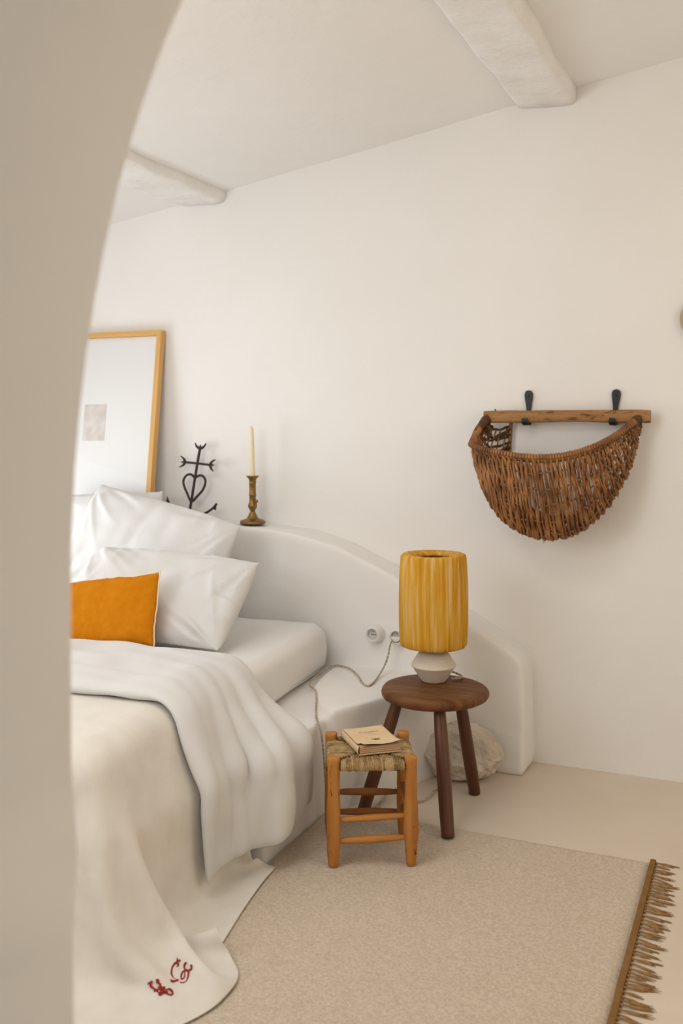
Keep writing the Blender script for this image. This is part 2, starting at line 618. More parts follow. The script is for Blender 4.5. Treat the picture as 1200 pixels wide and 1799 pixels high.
# windows out of the picture (frames with glazing bars)
def window(name, c, w, h, axis):
    root = bpy.data.objects.new(name, None)
    C.objects.link(root)
    root.location = c
    root['kind'] = 'structure'
    if axis == 'x':
        root.rotation_euler = (0, 0, pi / 2)
    for (x, z, sx, sz) in ((0, h / 2 - .025, w, .05), (0, -h / 2 + .025, w, .05), (-w / 2 + .025, 0, .05, h),
                           (w / 2 - .025, 0, .05, h), (0, 0, .035, h)):
        MB().box((x, 0, z), (sx, .05, sz)).build('window_frame', WINF, root, smooth=False)
    return root


window('window_1', (XL - 0.22, -1.20, 0.99), 1.08, 0.86, 'x')
window('added_window_3', (XR + 0.22, -1.75, 1.80), 1.66, 1.40, 'x')  # unseen window added to house the right-hand fill lamp
w5 = window('added_window_5', (-1.45, -2.30, 2.733), 0.86, 1.06, 'y')  # frame added around the overhead fill lamp
w5.rotation_euler = (pi / 2, -math.atan(.161), 0)
window('added_window_4', (-.70, -5.80, 1.75), 1.20, 1.30, 'y')  # unseen window added to house the hall fill lamp
window('window_2', (-2.25, YF - 0.32, 1.80), 1.34, 1.20, 'y')


# ceiling beams: rough plastered logs running from the back wall towards the doorway
def beam(name, x0, x1, drop0, drop1, label, seed, wander=0.0):
    m = MB()
    n = 30
    sec = 14
    vs = []
    for i in range(n + 1):
        y = 0.02 - (3.25) * i / n
        for k in range(sec):
            a = pi * k / (sec - 1)
            # cross-section: flattened half log hanging below the ceiling
            ex = 0.27
            cx, cz = cos(a), sin(a)
            sx = math.copysign(abs(cx) ** ex, cx)
            sz = max(0.0, cz) ** ex
            xc, hw = (x0 + x1) / 2, (x1 - x0) / 2
            x = xc + hw * sx + wander * sin(y * 1.7 + seed)
            dr = drop0 + (drop1 - drop0) * (sx + 1) / 2
            z = ceil_z(x) + 0.03 - (dr + 0.03) * sz
            nz = noise.noise(Vector((x * 7 + seed, y * 4, z * 7)))
            vs.append((x + 0.012 * nz, y, z + 0.014 * noise.noise(Vector((x * 5, y * 6 + seed, 2)))))
    fs = []
    for i in range(n):
        for k in range(sec - 1):
            fs.append((i * sec + k, i * sec + k + 1, (i + 1) * sec + k + 1, (i + 1) * sec + k))
        fs.append((i * sec + sec - 1, i * sec, (i + 1) * sec, (i + 1) * sec + sec - 1))
    fs.append(tuple(range(sec)))
    fs.append(tuple(n * sec + k for k in range(sec))[::-1])
    o = obj(name, vs, fs, PLR)
    struct(o, label)


beam('trim_1', -2.68, -2.425, 0.02, 0.055, 'rough plastered ceiling beam at the left above the picture frame', 2.0)
beam('trim_2', -0.985, -0.735, 0.025, 0.075, 'rough plastered ceiling beam at the right above the basket', 5.0)

# built-in headboard ledge: flat at the left, sweeping down in a curve to the right, square end
prof = [(-3.76, .0), (-3.76, .966), (-2.30, .965), (-2.12, .958), (-1.94, .940), (-1.74, .893), (-1.50, .790), (-1.36, .715),
        (-1.15, .603), (-1.03, .535), (-.955, .492), (-.925, .47), (-.915, .43), (-.913, .0)]
vs = [(x, -.2, z) for x, z in prof] + [(x, .05, z) for x, z in prof]
n = len(prof)
fs = [tuple(range(n)), tuple(range(n, 2 * n))[::-1]] + [(i, (i + 1) % n, n + (i + 1) % n, n + i) for i in range(n)]
led = obj('wall_headboard', vs, fs, PL)
organic(led, 0.013, 6, 0.006, 4.0, 0.002, 14)
struct(led, 'built-in plaster headboard ledge sloping down to the right')


# built-in plaster bed base with a low bench beside the mattress
def prism(m, poly, z0, z1):
    n = len(poly)
    m.add([(x, y, z0) for x, y in poly] + [(x, y, z1) for x, y in poly],
          [tuple(range(n))[::-1], tuple(range(n, 2 * n))] + [(i, (i + 1) % n, n + (i + 1) % n, n + i) for i in range(n)])


PLX, PLX2, PLZ, PLYF = -1.50, -1.585, .352, -2.06
m = MB()
prism(m, [(-3.7, -.19), (-1.6, -.19), (PLX, -.6), (PLX, -1.32), (PLX2 - .04, -1.40), (PLX2 - .04, PLYF + .05), (-3.7, PLYF + .05)], -.02, PLZ)
prism(m, [(-1.755, -.15), (-1.16, -.15), (-1.475, -.85), (-1.56, -.79), (-1.68, -.60), (-1.74, -.3)], -.02, .378)
pl = m.build('wall_bench', PL)
organic(pl, 0.013, 5, 0.006, 5.0, 0.002, 14)
struct(pl, 'built-in plaster bed base with a low bench beside the mattress')


# ------------------------------------------------------------------ cloth engine (position based)
def pbd(P, R, steps, iters, collide=None, force=None, merge=None, gravity=-9.8, dt=1 / 60, damp=0.985,
        bend=0.15, shear=0.6, pins=None, stretch=1.0):
    """P list of layers (ny,nx,3) simulated together, R list of matching rest layers"""
    V = [np.zeros_like(p) for p in P]
    cons = []
    for r in R:
        cl = []
        ny, nx = r.shape[:2]

        def addc(A, B, k):
            L = np.linalg.norm(r[A] - r[B], axis=-1)
            if L.size:
                cl.append((A, B, L, k))
        s = slice
        for st in (0, 1):
            a = np.arange(st, nx - 1, 2)
            addc((s(None), a), (s(None), a + 1), stretch)
            a = np.arange(st, ny - 1, 2)
            addc((a, s(None)), (a + 1, s(None)), stretch)
        for st in (0, 1):
            a = np.arange(st, ny - 1, 2)
            i = np.repeat(a[:, None], nx - 1, 1)
            j = np.repeat(np.arange(nx - 1)[None], len(a), 0)
            addc((i, j), (i + 1, j + 1), shear)
            addc((i, j + 1), (i + 1, j), shear)
        if bend:
            for st in ((0, 1), (2, 3)):
                a = np.array([q for q in range(nx - 2) if q % 4 in st])
                addc((s(None), a), (s(None), a + 2), bend)
                a = np.array([q for q in range(ny - 2) if q % 4 in st])
                addc((a, s(None)), (a + 2, s(None)), bend)
        cons.append(cl)
    g = np.array([0, 0, gravity])
    for st in range(steps):
        old = [p.copy() for p in P]
        F = force(P, st) if force else [0] * len(P)
        for l in range(len(P)):
            V[l] = (V[l] + dt * (g + F[l])) * damp
            P[l] += V[l] * dt
            if pins is not None and pins[l] is not None:
                P[l][pins[l]] = old[l][pins[l]]
        for it in range(iters):
            for l in range(len(P)):
                p = P[l]
                for A, B, L, k in cons[l]:
                    pa, pb = p[A], p[B]
                    d = pb - pa
                    ln = np.sqrt((d * d).sum(-1)) + 1e-9
                    c = (0.5 * k * (ln - L) / ln)[..., None] * d
                    p[A] = pa + c
                    p[B] = pb - c
                if pins is not None and pins[l] is not None:
                    p[pins[l]] = old[l][pins[l]]
            if merge:
                merge(P)
            if collide and (it % 3 == 2 or it == iters - 1):
                for l in range(len(P)):
                    collide(P[l], old[l])
        for l in range(len(P)):
            V[l] = (P[l] - old[l]) / dt
            sp = np.linalg.norm(V[l], axis=-1, keepdims=True)
            V[l] *= np.minimum(1, 2.5 / (sp + 1e-9))
    return P


# bed frame of reference: mattress turned a few degrees away from the wall
BA = radians(5.1)
BO = np.array([-1.785, -0.225])
ca, sa = cos(BA), sin(BA)


def to_bed(p):
    d = p[..., :2] - BO
    return np.stack([d[..., 0] * ca + d[..., 1] * sa, -d[..., 0] * sa + d[..., 1] * ca, p[..., 2]], -1)


def from_bed(q):
    return np.stack([BO[0] + q[..., 0] * ca - q[..., 1] * sa, BO[1] + q[..., 0] * sa + q[..., 1] * ca, q[..., 2]], -1)


MX0, MY0, MZ0, MZ1 = -1.60, -1.82, PLZ + .002, .565


def rbox_push(p, lo, hi, r):
    """push points out of a rounded box (lo..hi already includes the radius)"""
    lo2, hi2 = np.array(lo) + r, np.array(hi) - r
    q = np.clip(p, lo2, hi2)
    d = p - q
    ln = np.linalg.norm(d, axis=-1)
    out = p.copy()
    near = (ln < r) & (ln > 1e-7)
    out[near] = q[near] + d[near] / ln[near][:, None] * r
    ins = ln <= 1e-7
    if ins.any():
        pi_ = p[ins]
        dz = hi[2] - pi_[:, 2]
        dx = hi[0] - pi_[:, 0]
        dy = pi_[:, 1] - lo[1]
        w = np.argmin(np.stack([dz, dx, dy], -1), -1)
        pi_[w == 0, 2] = hi[2]
        pi_[w == 1, 0] = hi[0]
        pi_[w == 2, 1] = lo[1]
        out[ins] = pi_
    hit = near | ins
    return out, hit


def bed_collide(off, fric=0.5, floor=0.014):
    def f(p, old):
        sh = p.shape
        q = to_bed(p).reshape(-1, 3)
        q1, h1 = rbox_push(q, (MX0 - .5, MY0 - off, -1), (0 + off, 1.0, MZ1 + off), (.075 + off))
        w = from_bed(q1)
        w2, h2 = rbox_push(w, (-5, PLYF - off, -1), (PLX2 + off, 1, PLZ + off), .02 + off)
        w2, h4 = rbox_push(w2, (-5, -1.36 - off, -1), (PLX + off, 1, PLZ + off), .02 + off)
        h2 |= h4
        h3 = w2[:, 2] < floor + off * .3
        w2[h3, 2] = floor + off * .3
        hit = h1 | h2 | h3
        o = old.reshape(-1, 3)
        w2[hit] = w2[hit] * (1 - fric) + (o[hit] + (w2[hit] - o[hit]) * np.array([.35, .35, 1])) * fric
        p[:] = w2.reshape(sh)
    return f


def grid_faces(ny, nx, off=0):
    return [(off + i * nx + j, off + i * nx + j + 1, off + (i + 1) * nx + j + 1, off + (i + 1) * nx + j)
            for i in range(ny - 1) for j in range(nx - 1)]


def noise_grid(ny, nx, s, seed):
    return np.array([[noise.noise(Vector((i * s, j * s, seed))) for j in range(nx)] for i in range(ny)])


# ------------------------------------------------------------------ mattress in a fitted sheet
def build_mattress():
    root = thing('mattress', 'white mattress in a fitted cotton sheet on the plaster bed base', 'mattress',
                 (BO[0], BO[1], 0), (0, 0, BA))
    bm = bmesh.new()
    nx, ny, nz = 36, 46, 8
    W, H, T = -MX0, -MY0, MZ1 - MZ0
    r = 0.055
    vs, idx = [], {}
    m = MB()

    def shape(x, y, z):
        # rounded box
        lo = Vector((MX0 + r, MY0 + r, MZ0 + r * .6))
        hi = Vector((-r, -r, MZ1 - r))
        p = Vector((x, y, z))
        q = Vector((min(max(x, lo.x), hi.x), min(max(y, lo.y), hi.y), min(max(z, lo.z), hi.z)))
        d = p - q
        if d.length > 1e-6:
            p = q + d.normalized() * r * (1.0 if d.z >= 0 else .85)
        # soft bulge of the sides and gathers of the fitted sheet
        if x > -r - 1e-4 and z < MZ1 - .01:
            k = max(0, (z - MZ0) / (MZ1 - MZ0))
            hd_ = min(1.0, max(0.0, (y + 1.15) / .3))      # the side swells only where no bedding presses on it
            p.x += hd_ * 0.018 * sin(pi * min(1, k)) - .006 * (1 - hd_) + .004 * noise.noise(Vector((0, y * 9 + z * 14, 4)))
        p.z += 0.004 * noise.noise(Vector((x * 3, y * 3, 1))) - (.004 if y < -1.1 else 0)
        kf = min(1.0, max(0.0, (-1.0 - y) / .25))          # squeezed a little under the bedspread
        p.x -= kf * .022 * (1 if x > -.3 else 0)
        p.y += kf * .035 * min(1.0, max(0.0, (-1.4 - y) / .4))
        p.z -= kf * .005 if z > MZ1 - .05 else 0
        if z > MZ1 - .01:
            p.z += 0.0022 * noise.noise(Vector((x * 16 + y * 5, y * 3, 9)))
        return p

    def face(fn, a, b_):
        g = [[shape(*fn(i / a, j / b_)) for j in range(b_ + 1)] for i in range(a + 1)]
        m.add([p for row in g for p in row], [(i * (b_ + 1) + j, (i + 1) * (b_ + 1) + j, (i + 1) * (b_ + 1) + j + 1, i * (b_ + 1) + j + 1) for i in range(a) for j in range(b_)])
    face(lambda u, v: (MX0 * (1 - u), MY0 * (1 - v), MZ1), 80, 90)
    face(lambda u, v: (MX0 * (1 - u), MY0 * (1 - v), MZ0), 8, 8)
    face(lambda u, v: (0, MY0 * (1 - u), MZ0 + (MZ1 - MZ0) * v), 90, 18)
    face(lambda u, v: (MX0, MY0 * (1 - u), MZ0 + (MZ1 - MZ0) * v), 8, 8)
    face(lambda u, v: (MX0 * (1 - u), 0, MZ0 + (MZ1 - MZ0) * v), 40, 18)
    face(lambda u, v: (MX0 * (1 - u), MY0, MZ0 + (MZ1 - MZ0) * v), 40, 18)
    o = m.build('fitted_sheet', SHEET, root)
    bm.from_mesh(o.data)
    bmesh.ops.remove_doubles(bm, verts=bm.verts, dist=0.002)
    bmesh.ops.recalc_face_normals(bm, faces=bm.faces)
    bm.to_mesh(o.data)
    bm.free()
    o.data.polygons.foreach_set('use_smooth', [True] * len(o.data.polygons))
    # stitched hem of the sheet along the visible side
    pts = [(0.006 - .01, y, MZ0 + .02 + .004 * sin(y * 9)) for y in np.linspace(-.08, -1.10, 30)]
    MB().tube(pts, .004, 6).build('hem', SHEET, root)
    return root


build_mattress()


# ------------------------------------------------------------------ linen bedspread
def build_bedspread():
    dx = 0.024
    x0, x1 = -1.45, 0.60
    y0, y1 = -1.17, -2.40
    nx, ny = int((x1 - x0) / dx) + 1, int((y0 - y1) / dx) + 1
    jj, ii = np.meshgrid(np.linspace(x0, x1, nx), np.linspace(y0, y1, ny))
    # the sheet's free corner is rounded off, so the side hem sweeps round to the foot hem
    wid = np.interp(-ii, [1.70, 1.85, 2.05, 2.40], [1.0, .97, .78, .42])
    jj = np.where(jj > 0, jj * wid, jj)
    flat = np.stack([jj, ii, np.full_like(jj, MZ1 + .012)], -1)
    P = flat.copy()
    # a little ease in the hanging part so that it falls in folds
    hang = np.clip((jj - .05) / .3, 0, 1)
    yc = (y0 + y1) / 2
    flat[..., 1] = yc + (ii - yc) * (1 + .09 * hang)
    ov = np.maximum(0, jj - .02)
    P[..., 0] -= ov * .12
    P[..., 2] -= ov * .45
    of = np.maximum(0, (MY0 - .02) - ii)
    P[..., 1] += of * .12
    P[..., 2] -= of * .45
    P[..., 2] += .006 * noise_grid(ny, nx, .21, 3.1)
    P[..., 0] += .03 * hang * noise_grid(ny, nx, .13, 6.1)
    P = from_bed(P)
    pins = np.zeros((ny, nx), bool)
    pins[0, :nx * 6 // 10] = True
    pins[:, 0] = True
    P = pbd([P], [flat], 190, 14, collide=bed_collide(.014, .35), pins=[pins], bend=.22, shear=.45)[0]
    for _ in range(2):
        P[1:-1, 1:-1] = P[1:-1, 1:-1] * .55 + .45 * (P[:-2, 1:-1] + P[2:, 1:-1] + P[1:-1, :-2] + P[1:-1, 2:]) / 4
    # crumpled linen: fine soft creases
    du, dv = np.gradient(P, axis=1), np.gradient(P, axis=0)
    N = np.cross(dv, du)
    N /= np.linalg.norm(N, axis=-1, keepdims=True) + 1e-9
    if N[ny // 2, nx // 3, 2] < 0:
        N = -N
    d = np.array([[.005 * (.9 - 1.4 * abs(noise.noise(Vector((P[i, j, 0] * 5 + P[i, j, 1] * 3, P[i, j, 1] * 9, P[i, j, 2] * 4))))) for j in range(nx)] for i in range(ny)])
    d[P[..., 2] < .05] *= .3
    return P + N * d[..., None]


LINEN = build_bedspread()
lny, lnx = LINEN.shape[:2]
bs = thing('bedspread', 'ivory linen bedspread draped over the foot of the bed to the floor', 'bedspread', (0, 0, 0))


def cloth_obj(name, P, mat, parent, thick=0.003, sub=1):
    ny, nx = P.shape[:2]
    o = obj(name, P.reshape(-1, 3).tolist(), grid_faces(ny, nx), mat, parent)
    if o.data.polygons[0].normal.z < 0:
        o.data.flip_normals()
    s = o.modifiers.new('solid', 'SOLIDIFY')
    s.thickness = thick
    s.offset = -1
    if sub:
        q = o.modifiers.new('sub', 'SUBSURF')
        q.levels = sub
        q.render_levels = sub
    return o


cloth_obj('linen_cloth', LINEN, LIN, bs)


# red embroidered initials, stitched along the cloth (cloth coordinates: rows i, columns j)
def cloth_point(P, i, j, lift=.0):
    ny, nx = P.shape[:2]
    i = min(max(i, 1), ny - 2.001)
    j = min(max(j, 1), nx - 2.001)
    a, b_ = int(i), int(j)
    u, v = i - a, j - b_
    p = (P[a, b_] * (1 - u) * (1 - v) + P[a + 1, b_] * u * (1 - v) + P[a, b_ + 1] * (1 - u) * v + P[a + 1, b_ + 1] * u * v)
    n = np.cross(P[a, b_ + 1] - P[a, b_], P[a + 1, b_] - P[a, b_])
    n /= np.linalg.norm(n) + 1e-9
    if n[2] < 0 and abs(n[2]) > .2:
        n = -n
    elif n[0] < 0:
        n = -n
    return Vector(p + n * lift)


LETTER_M = [  # strokes traced in stitch units (x right, y up)
    [(0.02, .78), (.10, .86), (.16, .80), (.13, .70), (.20, .60), (.27, .48), (.36, .36), (.45, .24)],
    [(.27, .48), (.38, .42), (.46, .40)],
    [(.12, .84), (.20, .90), (.24, .84)],
    [(.40, .98), (.48, 1.02), (.52, .94), (.46, .88), (.38, .84)],
    [(.44, .92), (.50, .78), (.56, .64), (.62, .52)],
    [(.50, .74), (.56, .60), (.62, .46), (.70, .28), (.78, .12)],
    [(.45, .60), (.52, .46), (.60, .30), (.70, .14)],
    [(.66, .50), (.70, .54), (.74, .50), (.70, .46), (.66, .50)],
    [(.76, .38), (.80, .28), (.86, .16), (.92, .06)],
    [(.80, .40), (.92, .46), (1.04, .40), (1.10, .26), (1.02, .12), (.92, .10)],
    [(.46, .20), (.56, .24), (.62, .14), (.56, .04), (.46, .10), (.52, .16)],
    [(.36, .38), (.28, .36), (.34, .44)],
]
LETTER_C = [
    [(.62, 1.06), (.56, .96), (.46, .96), (.34, .90), (.24, .80), (.18, .66), (.20, .52), (.28, .40)],
    [(.46, .96), (.56, .90), (.58, .82), (.50, .80)],
    [(.60, .96), (.68, .90), (.66, .96)],
    [(.06, .40), (.04, .32), (.12, .28), (.20, .34)],
    [(.18, .26), (.24, .32), (.32, .28), (.38, .32), (.32, .36), (.26, .30)],
    [(.42, .18), (.52, .08), (.66, .04), (.80, .12), (.88, .26), (.84, .40), (.72, .46), (.58, .42), (.54, .28), (.62, .22), (.70, .28), (.74, .38)],
    [(.78, .46), (.78, .58), (.86, .64), (.92, .60)],
    [(.84, .32), (.94, .30), (1.02, .28), (1.06, .38), (1.00, .40)],
]


def letter(name, strokes, i0, j0, ax, ay, parent, label):
    m = MB()
    for st in strokes:
        pts = lerp_curve([(x, y, 0) for x, y in st], max(6, len(st) * 4))
        w = []
        for p in pts:
            w.append(cloth_point(LINEN, i0 + ax[0] * p.x + ay[0] * p.y, j0 + ax[1] * p.x + ay[1] * p.y, .0022))
        k = len(w)
        rr = [.0013 + .0012 * sin(pi * q / (k - 1)) for q in range(k)]
        m.tube(w, rr, 6)
    o = m.build(name, RED, parent)
    o['label'] = label


# ------------------------------------------------------------------ duvet folded back across the bed
def build_duvet():
    dx = 0.024
    x0, x1 = -1.45, 0.39
    y0, y1 = -0.86, -1.39
    nx, ny = int((x1 - x0) / dx) + 1, int((y0 - y1) / dx) + 4
    jj, ii = np.meshgrid(np.linspace(x0, x1, nx), np.linspace(y0, y1, ny))
    # the head-side half is a little longer, it falls over the wider bench
    f = np.clip((ii - (-1.22)) / .06, 0, 1)
    jx = np.where(jj > 0, jj * (1 + .07 * f), jj)
    hang = np.clip((jj + .15) / .35, 0, 1)
    rest = np.stack([jx, ii * (1 + .0 * hang), np.full_like(jj, MZ1)], -1)
    yc = (y0 + y1) / 2
    rest[..., 1] = yc + (ii - yc) * (1.04 + .18 * hang)
    P = np.stack([jx, yc + (ii - yc) * (1 + .04 * hang), np.full_like(jj, MZ1 + .06)], -1)
    ov = np.maximum(0, jx - .03)
    P[..., 0] -= ov * .25
    P[..., 2] -= ov * .62
    P[..., 2] += .03 * noise_grid(ny, nx, .30, 8.3)
    P[..., 0] += .03 * hang * noise_grid(ny, nx, .26, 2.3)
    P = from_bed(P)
    pins = np.zeros((ny, nx), bool)
    pins[:, 0] = True
    P = pbd([P], [rest], 130, 12, collide=bed_collide(.042, .3), pins=[pins], bend=.3, shear=.3)[0]
    # soft gathers: long folds that start on the bed edge and deepen down the hanging side
    du, dv = np.gradient(P, axis=1), np.gradient(P, axis=0)
    N = np.cross(dv, du)
    N /= np.linalg.norm(N, axis=-1, keepdims=True) + 1e-9
    if N[ny // 2, nx // 3, 2] < 0:
        N = -N
    d = np.zeros((ny, nx))
    h = np.clip((jj + .30) / .75, 0, 1)
    for (yk, sl, wd_, am, h0) in ((-.93, .10, .030, .018, .25), (-1.03, .16, .035, .022, .1), (-1.12, .05, .022, .016, .3), (-1.20, .12, .030, .026, .15), (-1.29, .02, .022, .016, .35),
                                  (-1.355, .05, .024, .018, .2), (-1.08, .30, .03, -.014, .1), (-1.245, .08, .028, -.016, .3)):
        c = yk - sl * (jj - .1) + .012 * np.sin(jj * 9 + yk * 40)
        d += 1.25 * am * np.exp(-((ii - c) / (wd_ * .8)) ** 2) * np.clip((h - h0) / .35, 0, 1)
    # diagonal drag lines on the part lying on the bed
    for (a0, b0, sl, wd_, am) in ((-.35, -.95, .25, .02, .010), (-.7, -1.05, .18, .022, .010), (-.2, -1.12, .30, .02, .011), (-.55, -1.25, .12, .02, .009), (-.9, -1.2, .1, .02, .009), (-.15, -1.3, .2, .018, .009)):
        c = b0 - sl * (jj - a0)
        d += am * np.exp(-((ii - c) / wd_) ** 2) * np.exp(-((jj - a0) / .22) ** 2)
    P = P + N * d[..., None]
    return P


def puffy(name, P, T, mat, parent=None, nz=0.0, ns=8.0, seed=0.0):
    ny, nx = P.shape[:2]
    du = np.gradient(P, axis=1)
    dv = np.gradient(P, axis=0)
    N = np.cross(dv, du)
    N /= np.linalg.norm(N, axis=-1, keepdims=True) + 1e-9
    if N[ny // 2, nx // 3, 2] < 0:
        N = -N
    u = np.abs(np.linspace(-1, 1, nx))[None, :]
    v = np.abs(np.linspace(-1, 1, ny))[:, None]
    t = T * np.sqrt(np.maximum(0, 1 - u ** 14)) * np.sqrt(np.maximum(0, 1 - v ** 9))
    if nz:
        t = t * (1 + nz * np.array([[noise.noise(Vector(P[i, j]) * ns + Vector((seed, 0, 0))) for j in range(nx)] for i in range(ny)]))
    top = P + N * t[..., None]
    bot = P - N * t[..., None]
    vs = top.reshape(-1, 3).tolist() + bot.reshape(-1, 3).tolist()
    n = nx * ny
    fs = grid_faces(ny, nx) + [q[::-1] for q in grid_faces(ny, nx, n)]
    ring = [j for j in range(nx)] + [i * nx + nx - 1 for i in range(1, ny)] + [(ny - 1) * nx + j for j in range(nx - 2, -1, -1)] + [i * nx for i in range(ny - 2, 0, -1)]
    for a in range(len(ring)):
        b_ = ring[(a + 1) % len(ring)]
        fs.append((ring[a], b_, n + b_, n + ring[a]))
    o = obj(name, vs, fs, mat, parent)
    bm = bmesh.new()
    bm.from_mesh(o.data)
    bmesh.ops.remove_doubles(bm, verts=bm.verts, dist=.0008)
    bmesh.ops.recalc_face_normals(bm, faces=bm.faces)
    bm.to_mesh(o.data)
    bm.free()
    o.data.polygons.foreach_set('use_smooth', [True] * len(o.data.polygons))
    q = o.modifiers.new('sub', 'SUBSURF')
    q.levels = q.render_levels = 1
    return o


DUV = build_duvet()
dv_o = puffy('duvet', DUV, .026, COT, None, .5, 9, 2.0)
tag(dv_o, 'white cotton duvet folded across the bed and hanging over its side', 'duvet')


# ------------------------------------------------------------------ pillows (inflated two-sheet cloth)
def sim_pillow(w, h, n, seed, pressure=60.0, steps=60, tmax=.08):
    nx = n
    ny = max(8, int(n * h / w))
    xs, ys = np.linspace(-w / 2, w / 2, nx), np.linspace(-h / 2, h / 2, ny)
    jj, ii = np.meshgrid(xs, ys)
    flat = np.stack([jj, ii, np.zeros_like(jj)], -1)
    bl = (1 - (2 * jj / w) ** 2) * (1 - (2 * ii / h) ** 2)
    ng = noise_grid(ny, nx, .19, seed)
    A, B = flat.copy(), flat.copy()
    A[..., 2] = .03 * bl + .006 * ng * bl
    B[..., 2] = -.03 * bl + .006 * ng * bl
    edge = np.zeros((ny, nx), bool)
    edge[0] = edge[-1] = True
    edge[:, 0] = edge[:, -1] = True

    lim = tmax * (1 - np.abs(2 * jj / w) ** 3.5) ** .55 * (1 - np.abs(2 * ii / h) ** 3.5) ** .55 + .002
    lim = lim * (1 + .16 * noise_grid(ny, nx, .16, seed + 9))

    def merge(P):
        mth = (P[0][edge] + P[1][edge]) / 2
        P[0][edge] = mth
        P[1][edge] = mth
        P[0][..., 2] = np.clip(P[0][..., 2], -.002, lim)
        P[1][..., 2] = np.clip(P[1][..., 2], -lim, .002)

    ng2 = 1 + .5 * noise_grid(ny, nx, .12, seed + 5)

    def force(P, st):
        out = []
        for l, sg in ((0, 1), (1, -1)):
            du = np.gradient(P[l], axis=1)
            dv = np.gradient(P[l], axis=0)
            N = np.cross(du, dv) * sg
            N /= np.linalg.norm(N, axis=-1, keepdims=True) + 1e-9
            k = pressure * (1 if st < steps * .75 else .55)
            out.append(N * (k * ng2)[..., None])
        return out
    P = pbd([A, B], [flat, flat.copy()], steps, 8, force=force, merge=merge, gravity=0, damp=.9, bend=.08, shear=.35)
    return P


def fit_pillow(P, w, h, t, seed=0, wr=.0075):
    """rescale the inflated shape to the wanted outer size; returns verts, faces"""
    A, B = P
    al = np.concatenate([A.reshape(-1, 3), B.reshape(-1, 3)])
    lo, hi = al.min(0), al.max(0)
    c = (lo + hi) / 2
    s = np.array([w, h, t]) / (hi - lo)
    out = []
    ny, nx = A.shape[:2]
    U, V_ = np.meshgrid(np.linspace(-1, 1, nx), np.linspace(-1, 1, ny))
    asp = h / w
    L0 = [(A - c) * s, (B - c) * s]
    for q, L in enumerate((A, B)):
        L = (L - c) * s
        # square the seam corners up to the wanted outline
        for cx, cy, i_, j_ in ((-1, -1, 0, 0), (1, -1, 0, -1), (-1, 1, -1, 0), (1, 1, -1, -1)):
            e = np.array([cx * w / 2, cy * h / 2, 0]) - L0[q][i_, j_]
            L = L + e * ((1 + cx * U) / 2 * (1 + cy * V_) / 2)[..., None]
        d = np.zeros((ny, nx))
        rs_ = np.random.RandomState(int(seed * 10) + q)
        for cx in (-1, 1):                 # creases fanning out of the four corners
            for cy in (-1, 1):
                dx_, dy_ = (U - cx), (V_ - cy) * asp
                r = np.sqrt(dx_ ** 2 + dy_ ** 2) + 1e-6
                th = np.arctan2(np.abs(dy_), np.abs(dx_))
                for k in range(7):
                    t0 = rs_.uniform(.12, 1.45)
                    wd_ = rs_.uniform(.035, .075)
                    r1, am = rs_.uniform(.25, .75), rs_.uniform(.5, 1.0) * rs_.choice([1, 1, -1])
                    bend_ = rs_.uniform(-.35, .35)
                    d += am * np.exp(-((th - t0 - bend_ * r) / wd_) ** 2) * np.exp(-((r - r1 * .6) / (r1 * .55)) ** 2)
        for k in range(16):                # short puckers along the seams
            side = rs_.randint(4)
            p0, am, ln = rs_.uniform(-.9, .9), rs_.uniform(.4, .9), rs_.uniform(.10, .28)
            along, ed = ((U, 1 - V_), (U, 1 + V_), (V_, 1 - U), (V_, 1 + U))[side]
            ed = ed * (asp if side < 2 else 1)
            d += am * np.exp(-((along - p0 - rs_.uniform(-.4, .4) * ed) / .035) ** 2) * np.exp(-((ed - ln * .4) / (ln * .6)) ** 2)
        for k in range(9):                 # broad soft dents
            u0, v0, an = rs_.uniform(-.8, .8), rs_.uniform(-.8, .8), rs_.uniform(0, pi)
            a_ = (U - u0) * cos(an) + (V_ - v0) * sin(an) * asp
            b2 = -(U - u0) * sin(an) + (V_ - v0) * cos(an) * asp
            d += rs_.uniform(-.8, .8) * np.exp(-(a_ / .38) ** 2 - (b2 / .06) ** 2)
        rim = np.clip((1 - np.abs(U)) * (1 - np.abs(V_)) * 14, 0, 1)
        L[..., 2] += wr * d * rim * (1 if q == 0 else -1)
        # slightly scalloped seam
        n_ = noise_grid(ny, nx, .35, seed + 3)
        L[..., 0] += .004 * n_ * np.abs(U) ** 6
        L[..., 1] += .004 * n_ * np.abs(V_) ** 6
        out.append(L)
    return out


def pillow_mesh(name, P, mat, parent, M4):
    ny, nx = P[0].shape[:2]
    n = nx * ny
    vs = P[0].reshape(-1, 3).tolist() + P[1].reshape(-1, 3).tolist()
    fs = grid_faces(ny, nx) + [q[::-1] for q in grid_faces(ny, nx, n)]
    o = obj(name, vs, fs, mat, parent, matrix=M4)
    bm = bmesh.new()
    bm.from_mesh(o.data)
    bmesh.ops.remove_doubles(bm, verts=bm.verts, dist=.0004)
    bmesh.ops.recalc_face_normals(bm, faces=bm.faces)
    bm.to_mesh(o.data)
    bm.free()
    o.data.polygons.foreach_set('use_smooth', [True] * len(o.data.polygons))
    q = o.modifiers.new('sub', 'SUBSURF')
    q.levels = q.render_levels = 1
    return o


def lean_matrix(c, yaw, lean, roll):
    """pillow frame: local x = width, y = height, z = thickness towards the room"""
    out = Vector((sin(yaw), -cos(yaw), 0))
    wd = Vector((cos(yaw), sin(yaw), 0))
    up = Vector((0, 0, 1)) * cos(lean) - out * sin(lean)
    th = out * cos(lean) + Vector((0, 0, 1)) * sin(lean)
    m = Matrix((wd, up, th)).transposed().to_4x4()
    m = Matrix.Translation(c) @ m @ Matrix.Rotation(roll, 4, 'Z')
    return m


